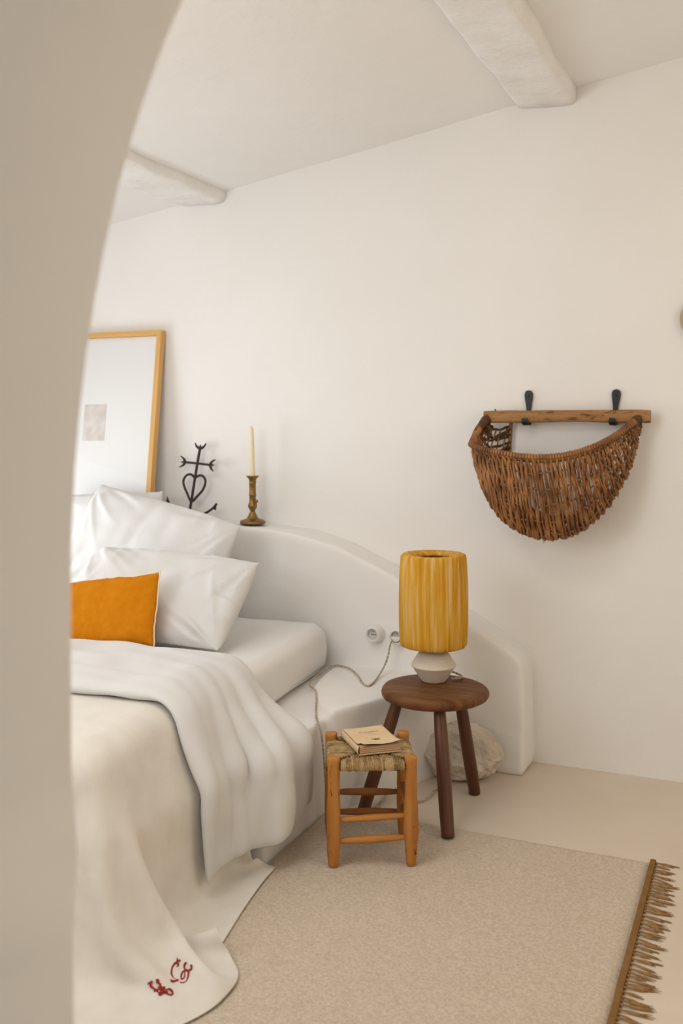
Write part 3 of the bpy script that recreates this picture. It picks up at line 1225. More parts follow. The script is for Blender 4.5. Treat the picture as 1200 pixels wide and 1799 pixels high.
PA = fit_pillow(sim_pillow(.68, .62, 50, 1.0), .64, .58, .14, 1.0, .012)
PB = fit_pillow(sim_pillow(.86, .64, 76, 2.0), .834, .604, .17, 2.0, .016)
PC = fit_pillow(sim_pillow(.83, .47, 80, 3.0), .80, .43, .17, 3.0, .016)
PD = fit_pillow(sim_pillow(.54, .32, 48, 4.0, 50, tmax=.055), .518, .285, .115, 4.0, .003)


def settle(P, M4):
    """place a pillow and let it press flat against the mattress and the ledge"""
    M_ = np.array(M4)
    out = []
    for L in P:
        W_ = L @ M_[:3, :3].T + M_[:3, 3]
        z = W_[..., 2]
        low = MZ1 + .004
        k = z < low + .05
        z[k] = low + .05 * np.exp((z[k] - low - .05) / .05)
        W_[..., 2] = z
        y = W_[..., 1]
        bk_ = -.212
        k = (y > bk_ - .04) & (z < .97)
        y[k] = bk_ - .04 * np.exp(-(y[k] - bk_ + .04) / .04)
        W_[..., 1] = y
        out.append(W_)
    return out


def bed_pillow(name, P, mat, c, yaw, lean, roll, parent=None):
    M4 = lean_matrix(c, radians(yaw), radians(lean), radians(roll))
    W_ = settle(P, M4)
    org = Vector(c)
    for L in W_:
        L -= np.array(org)
    o = pillow_mesh(name, W_, mat, parent, Matrix.Translation(org) if parent is None else Matrix.Identity(4))
    return o, W_


o, _ = bed_pillow('pillow', PA, COT, (-2.928, -.295, .818), 0, 9, 3.8)
tag(o, 'white pillow at the back, propped under the wooden picture frame', 'pillow', 'white bed pillows')
o, _ = bed_pillow('pillow', PB, COT, (-2.569, -.525, .815), 0, 27.9, -12.5)
tag(o, 'large white pillow slumped with its right corner below the candlestick', 'pillow', 'white bed pillows')
o, _ = bed_pillow('pillow', PC, COT, (-2.277, -.825, .738), 0, 45, -1.5)
tag(o, 'white pillow lying directly behind the mustard cushion', 'pillow', 'white bed pillows')
cu = thing('cushion', 'mustard orange linen cushion with pale piping in front of the white pillows', 'cushion', (-2.373, -1.055, .702))
o, PD = bed_pillow('cushion_cover', PD, MUS, (-2.373, -1.055, .702), 0, 21.5, 9.3, cu)
A = PD[0]
ny_, nx_ = A.shape[:2]
ring = [A[0, j] for j in range(nx_)] + [A[i, -1] for i in range(1, ny_)] + [A[-1, j] for j in range(nx_ - 2, -1, -1)] + [A[i, 0] for i in range(ny_ - 2, 0, -1)]
ring = [Vector(p) * 1.006 for p in ring]
MB().tube(ring, .0028, 6, closed=True).build('piping', PIP, cu)


# ------------------------------------------------------------------ picture leaning on the ledge
def build_picture():
    W, H, D, bw = 0.86, 0.945, .036, .027
    ybot, ytop = -.165, -.055
    lean = math.asin((ytop - ybot) / H)
    root = thing('picture_frame', 'large picture in a honey wood frame leaning on the ledge behind the pillows', 'picture',
                 (-2.778 - W / 2, -.135, .967), (-lean, 0, 0))
    for nm, c, s in (('frame_bar', (0, 0, H - bw / 2), (W, D, bw)), ('frame_bar', (0, 0, bw / 2), (W, D, bw)),
                     ('frame_bar', (W / 2 - bw / 2, 0, H / 2), (bw, D, H - 2 * bw)),
                     ('frame_bar', (-W / 2 + bw / 2, 0, H / 2), (bw, D, H - 2 * bw))):
        hor = s[0] > s[2]
        L = s[0] if hor else s[2]
        o = MB().box((0, 0, 0), (bw, D, L)).build(nm, BEECH, root, smooth=False, bevel=.0015)
        o.location = c
        if hor:
            o.rotation_euler = (0, pi / 2, 0)
    MB().box((0, D * .25, H / 2), (W - 2 * bw + .004, .006, H - 2 * bw + .004)).build('mat_board', MATB, root, smooth=False)
    MB().box((0, -.002, H / 2), (W - 2 * bw + .002, .002, H - 2 * bw + .002)).build('glass', GLASS, root, smooth=False)
    px = -3.165 - root.location.x
    MB().box((px, D * .25 - .0036, .480), (.138, .0012, .188)).build('print', PRINT, root, smooth=False)
    pm = root.children[-1]
    pm['label'] = 'small faded pinkish print'
    # thin plate mark around the print
    for (cx, cz, sx, sz) in ((px, .480 + .1, .156, .0015), (px, .48 - .1, .156, .0015), (px - .078, .48, .0015, .2), (px + .078, .48, .0015, .2)):
        pass
    return root


build_picture()


# ------------------------------------------------------------------ iron anchor cross
def build_cross():
    root = thing('anchor_cross', 'black wrought iron cross with heart and anchor on the ledge', 'cross', (-2.592, -.085, .967), (radians(-7), 0, 0))
    kx, kz = .000595, .000507

    def q(zx, zy, d=0):
        return (kx * (zx - 263), d, kz * (957 - zy) * 1.006)

    def rod(name, pts, r, n=None, closed=False, taper=False):
        P = lerp_curve([q(*p) for p in pts], n or len(pts) * 6, closed)
        k = len(P)
        rr = r
        if taper:
            rr = [r * (.25 + .75 * sin(pi * i / (k - 1)) ** .8) for i in range(k)]
        MB().tube(P, rr, 8, closed=closed).build(name, IRON, root)
    rod('shaft', [(263, 940), (285, 720), (305, 500), (330, 262)], .0068)
    rod('crossbar', [(188, 402), (315, 412), (440, 424)], .0058)
    for nm, pts, sp in (('crescent_finial', [(278, 212), (297, 248), (330, 266), (364, 250), (386, 215)], [(330, 262), (332, 228)]),
                        ('crescent_finial', [(145, 343), (180, 370), (190, 401), (178, 430), (138, 452)], [(188, 401), (150, 401)]),
                        ('crescent_finial', [(485, 370), (450, 395), (438, 424), (447, 455), (472, 485)], [(440, 424), (478, 426)])):
        P = lerp_curve([q(*p) for p in pts], 24)
        m = MB().tube(P, [.0018 + .0058 * sin(pi * i / 23) for i in range(24)], 8)
        a, b_ = Vector(q(*sp[0])), Vector(q(*sp[1]))
        m.tube([a, a.lerp(b_, .5), b_], [.0055, .0045, .001], 8)
        m.build(nm, IRON, root)
    rod('heart', [(280, 778), (236, 705), (197, 625), (192, 570), (220, 527), (262, 520), (300, 548), (338, 527), (376, 534), (402, 582), (384, 660), (330, 730)], .006, 72, True)
    rod('anchor_arm', [(42, 765), (66, 805), (112, 855), (185, 905), (263, 928), (340, 918), (420, 885), (482, 840), (523, 790)], .006, 50)
    for nm, a, b_, c in (('fluke', (523, 780), (520, 855), (478, 836)), ('fluke', (42, 733), (36, 818), (84, 822))):
        A_, B_, C_ = [Vector(q(*p)) for p in (a, b_, c)]
        m = MB()
        v = [A_, B_, C_]
        d = Vector((0, .004, 0))
        mid = (A_ + B_ + C_) / 3
        m.add([A_, B_, C_, mid + d, mid - d], [(0, 1, 3), (1, 2, 3), (2, 0, 3), (1, 0, 4), (2, 1, 4), (0, 2, 4)])
        m.build(nm, IRON, root, smooth=False)
    return root


build_cross()


# ------------------------------------------------------------------ brass candlestick and candle
cs = thing('candlestick', 'aged brass candlestick with a side knob on the plaster ledge', 'candlestick', (-2.226, -.1, .968))
MB().lathe([(.001, 0), (.059, 0), (.061, .003), (.0605, .008), (.057, .013), (.046, .018), (.034, .021), (.0265, .026), (.021, .036), (.0165, .048), (.0115, .055), (.010, .059)], 48).build('base', BRASS, cs)
MB().lathe([(.010, .057), (.0125, .061), (.013, .065), (.0195, .073), (.0213, .080), (.0213, .088), (.018, .094), (.0158, .098), (.0155, .130), (.0172, .133), (.0172, .139), (.0155, .142), (.0155, .186), (.0172, .189), (.0172, .194), (.0158, .197)], 40).build('stem', BRASS, cs)
MB().lathe([(.0158, .196), (.0165, .204), (.021, .213), (.0292, .2195), (.0305, .222), (.0292, .2245), (.016, .2225), (.0145, .2205)], 40, cap0=False).build('drip_pan', BRASS, cs)
m = MB()
m.tube([(.012, -.006, .106), (.026, -.012, .106)], .003, 8)
kn = [(0, -.007), (.0045, -.0068), (.0085, -.003), (.0085, .003), (.005, .0065), (0, .007)]
mm = MB().lathe([(max(r, .0005), z) for r, z in kn], 16)
R = Matrix.Translation((.0285, -.013, .106)) @ Matrix.Rotation(pi / 2, 4, 'Y')
m.add([R @ Vector(p) for p in mm.v], mm.f)
m.build('knob', BRASS, cs)
ca_ = thing('candle', 'unlit ivory taper candle standing in the brass candlestick', 'candle', (-2.226, -.1, 1.191))
MB().lathe([(.0125, 0), (.0125, .002), (.0118, .08), (.0105, .17), (.0088, .225), (.0070, .230), (.0035, .2305)], 24).build('wax', WAX, ca_)
MB().tube([(0, 0, .229), (-.001, 0, .234), (-.004, 0, .238), (-.006, 0, .2375)], [.0010, .0010, .0009, .0006], 6).build('wick', WICK, ca_)
ca_.rotation_euler = (0, radians(-1.4), 0)


# ------------------------------------------------------------------ wall basket
def build_basket():
    root = thing('hanging_basket', 'brown half-round wicker basket hanging from a wooden bar on the back wall', 'basket', (0, 0, 0))
    # bar: squared, slightly irregular length of wood
    xa, xb = -1.116, -.433
    m = MB()
    n = 40
    vs = []
    sec = 12
    for i in range(n + 1):
        u = i / n
        x = xa + (xb - xa) * u
        for k in range(sec):
            a = 2 * pi * (k + .5) / sec
            ex = .42
            cy, cz = cos(a), sin(a)
            hy = .021
            hz = .0255 + .0015 * sin(u * 9)
            y = math.copysign(abs(cy) ** ex, cy) * hy
            z = math.copysign(abs(cz) ** ex, cz) * hz
            nn = .0028 * noise.noise(Vector((x * 8, cy * 1.2, cz * 1.2)))
            vs.append((x + (.003 * noise.noise(Vector((k * .7, 3, 1))) if i in (0, n) else 0), -.052 + y * (1 + nn * 20), 1.468 + .003 * sin(u * pi) + z + nn + .004 * noise.noise(Vector((x * 5, 9, 0)))))
    fs = [(i * sec + k, i * sec + (k + 1) % sec, (i + 1) * sec + (k + 1) % sec, (i + 1) * sec + k) for i in range(n) for k in range(sec)]
    fs += [tuple(range(sec))[::-1], tuple(n * sec + k for k in range(sec))]
    obj('bar', vs, fs, BAR, root, auto=50)
    # nail and knots
    MB().tube([(-1.068, -.055, 1.49), (-1.068, -.058, 1.501)], [.0016, .0034], 8).build('nail', HOOKM, root)
    rows = [
        [(-1.1, -0.066, 1.462), (-1.127, -0.14, 1.40), (-1.12, -0.2, 1.343), (-1.015, -0.26, 1.318), (-0.869, -0.29, 1.300), (-0.736, -0.28, 1.307), (-0.624, -0.23, 1.343), (-0.537, -0.15, 1.398), (-0.473, -0.075, 1.462)],
        [(-1.096, -0.055, 1.45), (-1.118, -0.158, 1.345), (-1.095, -0.233, 1.262), (-0.99, -0.287, 1.218), (-0.85, -0.305, 1.20), (-0.722, -0.293, 1.216), (-0.616, -0.242, 1.272), (-0.53, -0.154, 1.36), (-0.473, -0.066, 1.452)],
        [(-1.088, -0.05, 1.438), (-1.110, -0.158, 1.295), (-1.065, -0.238, 1.18), (-0.965, -0.277, 1.108), (-0.834, -0.293, 1.085), (-0.71, -0.28, 1.112), (-0.608, -0.232, 1.19), (-0.521, -0.143, 1.308), (-0.474, -0.06, 1.443)],
        [(-1.078, -0.042, 1.428), (-1.100, -0.14, 1.240), (-1.038, -0.195, 1.100), (-0.945, -0.218, 1.016), (-0.827, -0.227, 0.981), (-0.704, -0.217, 1.010), (-0.598, -0.185, 1.102), (-0.511, -0.113, 1.258), (-0.476, -0.052, 1.435)],
        [(-1.045, -0.032, 1.43), (-1.062, -0.08, 1.265), (-1.01, -0.11, 1.13), (-0.93, -0.12, 1.040), (-0.82, -0.125, 1.000), (-0.70, -0.12, 1.027), (-0.594, -0.1, 1.12), (-0.510, -0.065, 1.285), (-0.478, -0.04, 1.43)],
        [(-1.007, -0.028, 1.445), (-1.012, -0.028, 1.304), (-0.99, -0.028, 1.182), (-0.931, -0.028, 1.085), (-0.821, -0.028, 1.046), (-0.701, -0.028, 1.07), (-0.598, -0.028, 1.146), (-0.513, -0.028, 1.300), (-0.480, -0.028, 1.445)],
    ]
    NT = 97
    cur = [lerp_curve(r, NT) for r in rows]

    def S(t, p):
        """t 0..1 left to right, p 0..1 front rim to back hoop"""
        u = t * (NT - 1)
        i = min(int(u), NT - 2)
        f = u - i
        col = [c[i].lerp(c[i + 1], f) for c in cur]
        v = p * (len(col) - 1)
        k = min(int(v), len(col) - 2)
        w = v - k
        a, b_, c, d = col[max(k - 1, 0)], col[k], col[k + 1], col[min(k + 2, len(col) - 1)]
        return 0.5 * ((2 * b_) + (c - a) * w + (2 * a - 5 * b_ + 4 * c - d) * w * w + (3 * b_ - a - 3 * c + d) * w ** 3)

    rnd = random.Random(3)
    MB().tube([S(i / 60, 0) for i in range(61)], [.0105 + .0015 * sin(i) for i in range(61)], 8).build('rim', RODM, root)
    MB().tube([S(i / 60, 1) for i in range(61)], .008, 8).build('back_hoop', RODM, root)
    ribp = [.12, .235, .35, .46, .57, .68, .79, .9]
    for p in ribp:
        MB().tube([S(.012 + .976 * i / 48, p + .008 * sin(i * .7 + p * 30)) for i in range(49)], .0042, 6).build('rib', RODM, root)
    # weave: withies running from rim to back hoop, alternately over and under the ribs
    eps = 1e-3

    def nrm(t, p):
        a = S(min(1, t + .01), p) - S(max(0, t - .01), p)
        b_ = S(t, min(1, p + .02)) - S(t, max(0, p - .02))
        n = a.cross(b_)
        n.normalize()
        c = S(t, p) - Vector((-.8, -.06, 1.33))
        return n if n.dot(c) > 0 else -n
    bounds = [0.0] + ribp + [1.0]
    m, md = MB(), MB()
    N = 92
    for s in range(N):
        t0 = .022 + .956 * s / (N - 1)
        left = t0 < .24
        dens = 1.0
        ph = s % 2
        gap0 = 0.0
        tilt = .035 * noise.noise(Vector((s * .4, 1, 0))) + .03 * (t0 - .35)
        pts, rr = [], []
        # split into lengths of withy so that ends overlap like real weaving
        nseg = 54
        r0 = .0050 + .0012 * rnd.random()
        skip0 = skip1 = -1
        if t0 < .13 and .06 < t0 and rnd.random() < .7:
            skip0, skip1 = .55, .75
        for q in range(nseg + 1):
            p = q / nseg
            t = t0 + tilt * sin(pi * p) + .006 * noise.noise(Vector((s * 1.7, p * 5, 2)))
            t = min(max(t, .004), .996)
            # over / under the ribs
            k = 0
            while k < len(bounds) - 2 and p > bounds[k + 1]:
                k += 1
            loc = (p - bounds[k]) / (bounds[k + 1] - bounds[k])
            sgn = 1 if (k + ph) % 2 else -1
            wv = sgn * cos(pi * loc) * .0078
            P_ = S(t, p) + nrm(t, p) * wv
            if p < .03:
                P_ = S(t, p) + nrm(t, p) * .011 * (1 - p / .03) + nrm(t, p) * wv * (p / .03)
            pts.append(P_)
            rr.append(r0 * (1 + .25 * noise.noise(Vector((s * 3.1, p * 6, 5)))))
        tgt = md if (t0 < .10 or t0 > .95) else m
        if skip0 > 0:
            a0, a1 = int(skip0 * nseg), int(skip1 * nseg)
            tgt.tube(pts[:a0], rr[:a0], 6)
            tgt.tube(pts[a1:], rr[a1:], 6)
        else:
            tgt.tube(pts, rr, 6)
        # loop of the withy over the rim
        c = S(t0, 0)
        nn_ = nrm(t0, .01)
        dn = (S(t0, .06) - c).normalized()
        lp = []
        for a in range(9):
            th = pi * a / 8 * 1.25 - .1
            lp.append(c + nn_ * (.0160 * cos(th)) - dn * (.0160 * sin(th)))
        tgt.tube(lp, r0 * 1.12, 6)
    # second set of thinner withies fills the lower, denser belly
    for s in range(60):
        t0 = .08 + .70 * s / 59 + .004 * rnd.random()
        p0, p1 = .03 + .10 * rnd.random(), .70 + .25 * rnd.random()
        ph = s % 2
        pts, rr = [], []
        r0 = .0034 + .0012 * rnd.random()
        for q in range(41):
            p = p0 + (p1 - p0) * q / 40
            t = t0 + .03 * sin(pi * p) * (t0 - .35) * 2 + .008 * noise.noise(Vector((s * 2.3, p * 5, 8)))
            k = 0
            while k < len(bounds) - 2 and p > bounds[k + 1]:
                k += 1
            loc = (p - bounds[k]) / (bounds[k + 1] - bounds[k])
            sgn = -1 if (k + ph) % 2 else 1
            pts.append(S(t, p) + nrm(t, p) * sgn * cos(pi * loc) * .0055)
            rr.append(r0)
        m.tube(pts, rr, 5)
    # close wrapping along the bare ends of the rim
    for ta, tb, nn_k in ((.006, .115, 30), (.90, .992, 24)):
        for k in range(nn_k):
            tt = ta + (tb - ta) * k / (nn_k - 1)
            c = S(tt, 0)
            d = (S(min(1, tt + .008), 0) - S(max(0, tt - .008), 0)).normalized()
            e1 = d.orthogonal().normalized()
            e2 = d.cross(e1)
            md.tube([c + (e1 * cos(a) + e2 * sin(a)) * (.0118 + .0012 * rnd.random()) + d * .003 * a / 6.28 for a in np.linspace(0, 6.28, 11)], .0036 + .001 * rnd.random(), 5)
    # stray ends
    for s in range(26):
        t, p = .1 + .8 * rnd.random(), .2 + .6 * rnd.random()
        c, nn_ = S(t, p), nrm(t, p)
        d = (nn_ * .7 + Vector((rnd.uniform(-1, 1), 0, rnd.uniform(-1, .4))) * .6).normalized()
        m.tube([c, c + d * .008, c + d * rnd.uniform(.012, .022) + Vector((0, 0, -.004))], [.0022, .0018, .0008], 5)
    w1 = m.build('weave', WITHY, root)
    w1['kind'] = 'stuff'
    w2 = md.build('end_weave', WITHD, root)
    w2['kind'] = 'stuff'
    w2['label'] = 'darker loose weave at the two ends'
    # bindings where the hoop meets the bar
    for x, t in ((-1.10, .0), (-.473, 1.0)):
        mm = MB()
        for k in range(7):
            tt = abs(t - .008 * (k + 1))
            c = S(tt, 0)
            d = (S(abs(tt - .01), 0) - S(min(1, tt + .01), 0)).normalized()
            e1 = d.orthogonal().normalized()
            e2 = d.cross(e1)
            mm.tube([c + (e1 * cos(a) + e2 * sin(a)) * .014 + d * .004 * a / 6.28 for a in np.linspace(0, 6.28, 13)], .0038, 6)
        mm.build('binding', WITHD, root)
    return root


build_basket()


# ------------------------------------------------------------------ iron wall hooks carrying the bar
def hook(x, label, twist=0):
    root = thing('wall_hook', label, 'hook', (x, -.004, 1.47), (0, radians(twist), 0), 'iron hooks holding the basket bar')
    # forged back plate: pear-shaped flat top narrowing to a stem
    prof = [(.0, .112), (.011, .109), (.0165, .100), (.018, .090), (.0165, .075), (.012, .05), (.009, .025), (.009, -.036)]
    outl = [(a, b_) for a, b_ in prof] + [(-a, b_) for a, b_ in prof[::-1][:-1]]
    n = len(outl)
    vs = [(a, -.004, z) for a, z in outl] + [(a, .004, z) for a, z in outl]
    fs = [tuple(range(n)), tuple(range(n, 2 * n))[::-1]] + [(i, (i + 1) % n, n + (i + 1) % n, n + i) for i in range(n)]
    obj('back_plate', vs, fs, HOOKM, root, smooth=False, bevel=.0012)
    # tongue bending out under the bar and up in front of it
    pts = lerp_curve([(0, 0, -.026), (0, -.010, -.033), (0, -.035, -.0345), (0, -.066, -.034), (0, -.0785, -.024), (0, -.0795, -.006)], 24)
    m = MB()
    vs, fs = [], []
    for i, p in enumerate(pts):
        t = (pts[min(i + 1, 23)] - pts[max(i - 1, 0)]).normalized()
        nn = Vector((0, -t.z, t.y))
        w = .010 + (.003 if i > 16 else 0)
        if i > 20:
            w *= (1.0, .9, .6)[i - 21]
        for sx, sn in ((-1, -1), (1, -1), (1, 1), (-1, 1)):
            vs.append(p + Vector((sx * w, 0, 0)) + nn * sn * .0028)
    for i in range(23):
        for k in range(4):
            l = (k + 1) % 4
            fs.append((i * 4 + k, i * 4 + l, (i + 1) * 4 + l, (i + 1) * 4 + k))
    fs += [(3, 2, 1, 0), (92, 93, 94, 95)]
    obj('tongue', vs, fs, HOOKM, root, smooth=False)
    MB().lathe([(.0005, .0), (.0035, .0005), (.0042, .0025), (.003, .004)], 12).build('screw', HOOKM, root, matrix=Matrix.Translation((0, -.0035, .088)) @ Matrix.Rotation(pi / 2, 4, 'X'))


hook(-.936, 'black iron hook at the left end of the basket bar')
hook(-.578, 'black iron hook at the right end of the basket bar', 3)


# ------------------------------------------------------------------ made-up tan disc, standing for a tan blur and shadow, cut by the right edge of the picture
orn = thing('stand_in_disc', 'tan disc standing in for an unidentified shape at the right edge of the picture', 'ornament', (-.235, -.002, 1.853))
m = MB().lathe([(.001, 0), (.086, 0), (.090, .008), (.086, .016), (.060, .030), (.001, .036)], 40, rad=lambda a, z: 1 + .03 * sin(3 * a))
RX = Matrix.Rotation(pi / 2, 4, 'X')
MB().add([RX @ Vector(p) for p in m.v], m.f).build('disc', ORN, orn)
m = MB().lathe([(.084, .014), (.088, .02), (.084, .022), (.078, .02)], 40, cap0=False, cap1=False, rad=lambda a, z: 1 + .03 * sin(3 * a))
MB().add([RX @ Vector(p) for p in m.v], m.f).build('raised_edge', ORN, orn)


# ------------------------------------------------------------------ sockets
def wall_socket(x, z, label):
    root = thing('wall_socket', label, 'socket', (x, -.199, z), (pi / 2, 0, 0), 'round porcelain wall sockets')
    MB().lathe([(.001, -.01), (.040, -.01), (.041, .004), (.040, .012), (.037, .026), (.034, .038), (.030, .043), (.0265, .044), (.0245, .042), (.0235, .028)], 48, cap1=False).build('body', PORC, root)
    f = MB().lathe([(.0238, .0275), (.012, .0285), (.0005, .029)], 40, cap0=False).build('recess', PORG, root)
    for hx in (-.0085, 0, .0085):
        MB().lathe([(.0024, .0284), (.0024, .0297), (.0005, .0297)], 14, (hx, -.001 if hx else -.0018, 0), cap0=False).build('pin_hole', BLK, f)
    MB().lathe([(.0022, .028), (.0022, .040), (.0015, .042), (.0004, .0425)], 12, (0, .0125, 0), cap0=False).build('earth_pin', STEEL, f)
    return root


wall_socket(-1.561, .530, 'round white porcelain socket left empty beside the mattress')
wall_socket(-1.452, .530, 'round white porcelain socket with the lamp plug in it')

# ------------------------------------------------------------------ power cord with plug
pc = thing('power_cord', 'twisted beige fabric cord running from the plug over the bench to the floor', 'cord', (0, 0, 0))
m = MB()
# angled plug filling the lower half of the socket
pv, pf = [], []
for d in (0.030, 0.050):
    rr_ = .0228 if d == .03 else .021
    for k in range(15):
        a = pi + pi * k / 14
        pv.append((-1.452 + rr_ * cos(a), -.199 - d, .532 + rr_ * sin(a) * 1.0))
n = 15
pf = [tuple(range(n)), tuple(range(n, 2 * n))[::-1]] + [(i, (i + 1) % n, n + (i + 1) % n, n + i) for i in range(n)]
obj('plug', pv, pf, PORC, pc, bevel=.003)
path1 = [(-1.464, -.245, .518), (-1.466, -.262, .512), (-1.470, -.268, .49), (-1.478, -.27, .452), (-1.487, -.285, .415), (-1.485, -.36, .3875), (-1.472, -.455, .3845),
         (-1.475, -.50, .3845), (-1.515, -.465, .3845), (-1.555, -.40, .3845), (-1.60, -.335, .3845), (-1.655, -.275, .3845), (-1.71, -.25, .3845), (-1.745, -.27, .3845)]
path2 = [(-1.745, -.27, .3845), (-1.735, -.40, .386), (-1.715, -.52, .388), (-1.685, -.602, .390), (-1.64, -.65, .3885), (-1.60, -.72, .378), (-1.565, -.80, .366), (-1.525, -.88, .360),
         (-1.492, -.93, .352), (-1.474, -.945, .32), (-1.468, -.94, .25), (-1.462, -.93, .12), (-1.455, -.90, .02), (-1.44, -.87, .008), (-1.41, -.90, .008), (-1.375, -.84, .008), (-1.34, -.72, .008)]
path3 = [(-1.34, -.72, .008), (-1.36, -.60, .008), (-1.44, -.47, .008), (-1.465, -.44, .008), (-1.43, -.455, .008), (-1.392, -.505, .008), (-1.311, -.57, .008), (-1.245, -.625, .008), (-1.205, -.622, .008), (-1.190, -.55, .008), (-1.195, -.50, .008), (-1.175, -.465, .02), (-1.172, -.455, .2), (-1.172, -.445, .38), (-1.17, -.425, .452), (-1.15, -.435, .462), (-1.10, -.46, .458), (-1.085, -.51, .46), (-1.115, -.54, .462)]
allp = lerp_curve(path1, 130) + lerp_curve(path2, 150)[1:] + lerp_curve(path3, 160)[1:]
for ph in (0, pi):                                # two twisted conductors
    pts = []
    up = Vector((0, 0, 1))
    L = 0.0
    for i, p in enumerate(allp):
        t = (allp[min(i + 1, len(allp) - 1)] - allp[max(i - 1, 0)])
        if t.length < 1e-6:
            t = Vector((1, 0, 0))
        t.normalize()
        if i:
            L += (p - allp[i - 1]).length
        up = (up - t * up.dot(t))
        up.normalize()
        w = t.cross(up)
        a = L / .016 * 2 * pi * .5 + ph
        pts.append(p + (up * cos(a) + w * sin(a)) * .0022)
    m.tube(pts, .0024, 6)
m.build('cord', CORDM, pc)

# ------------------------------------------------------------------ round three-legged stool
STZ = .452
rs = thing('round_stool', 'dark walnut three-legged stool with a thick round top beside the bed', 'stool', (-1.150, -.632, 0))
RXY = Vector((-1.150, -.632, 0))
prof = [(.0005, .408), (.12, .407), (.165, .407), (.182, .409), (.193, .415), (.1985, .424), (.2, .432), (.198, .440), (.193, .447), (.184, .451), (.165, .4525), (.09, .4515), (.0005, .4510)]
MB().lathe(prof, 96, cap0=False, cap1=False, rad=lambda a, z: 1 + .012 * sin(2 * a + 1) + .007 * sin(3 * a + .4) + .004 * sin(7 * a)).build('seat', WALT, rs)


def post(name, p0, p1, radii, mat, parent, seg=16, n=None, bow=0.0, squ=None):
    """turned or hewn bar from p0 to p1 as an object with its own axis along z"""
    p0, p1 = Vector(p0), Vector(p1)
    d = p1 - p0
    L = d.length
    q = d.to_track_quat('Z', 'Y')
    m = MB()
    k = len(radii)
    prof = []
    for i in range(25):
        u = i / 24 * (k - 1)
        a = min(int(u), k - 2)
        f = u - a
        f = f * f * (3 - 2 * f)
        prof.append((radii[a] * (1 - f) + radii[a + 1] * f, L * i / 24))
    e = min(prof[0][0], prof[-1][0]) * .18
    prof = [(prof[0][0] - e, 0)] + [(prof[0][0], e)] + prof[1:-1] + [(prof[-1][0], L - e), (prof[-1][0] - e, L)]
    m.lathe(prof, seg, rad=squ)
    if bow:
        m.v = [(x, y + bow * sin(pi * z / L), z) for x, y, z in m.v]
    return m.build(name, mat, parent, matrix=Matrix.Translation(p0) @ q.to_matrix().to_4x4(), auto=50)


facet = lambda a, z: 1 + .035 * cos(6 * a + .5)
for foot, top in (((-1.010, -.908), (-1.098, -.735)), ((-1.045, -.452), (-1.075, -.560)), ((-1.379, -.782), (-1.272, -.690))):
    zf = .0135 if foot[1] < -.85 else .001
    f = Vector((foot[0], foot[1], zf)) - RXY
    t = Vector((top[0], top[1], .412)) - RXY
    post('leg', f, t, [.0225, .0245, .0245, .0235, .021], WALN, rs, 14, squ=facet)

# ------------------------------------------------------------------ table lamp
lp = thing('table_lamp', 'table lamp with a pleated mustard shade and a bisque clay base on the round stool', 'lamp', (-1.178, -.560, .4535))
MB().lathe([(.0005, 0), (.046, 0), (.048, .003), (.064, .027), (.0805, .052), (.0855, .0575), (.0865, .060), (.0845, .064), (.072, .085), (.060, .103), (.050, .112), (.022, .118), (.018, .15), (.0005, .15)], 64, cap0=False, cap1=False).build('clay_base', CLAY, lp)
MB().lathe([(.014, .145), (.016, .15), (.016, .20), (.0135, .205), (.0005, .205)], 24).build('lamp_holder', PORC, lp)
# bulb (unlit)
MB().lathe([(.013, .2), (.016, .215), (.028, .24), (.031, .262), (.026, .282), (.012, .293), (.0005, .295)], 24).build('bulb', PORC, lp)


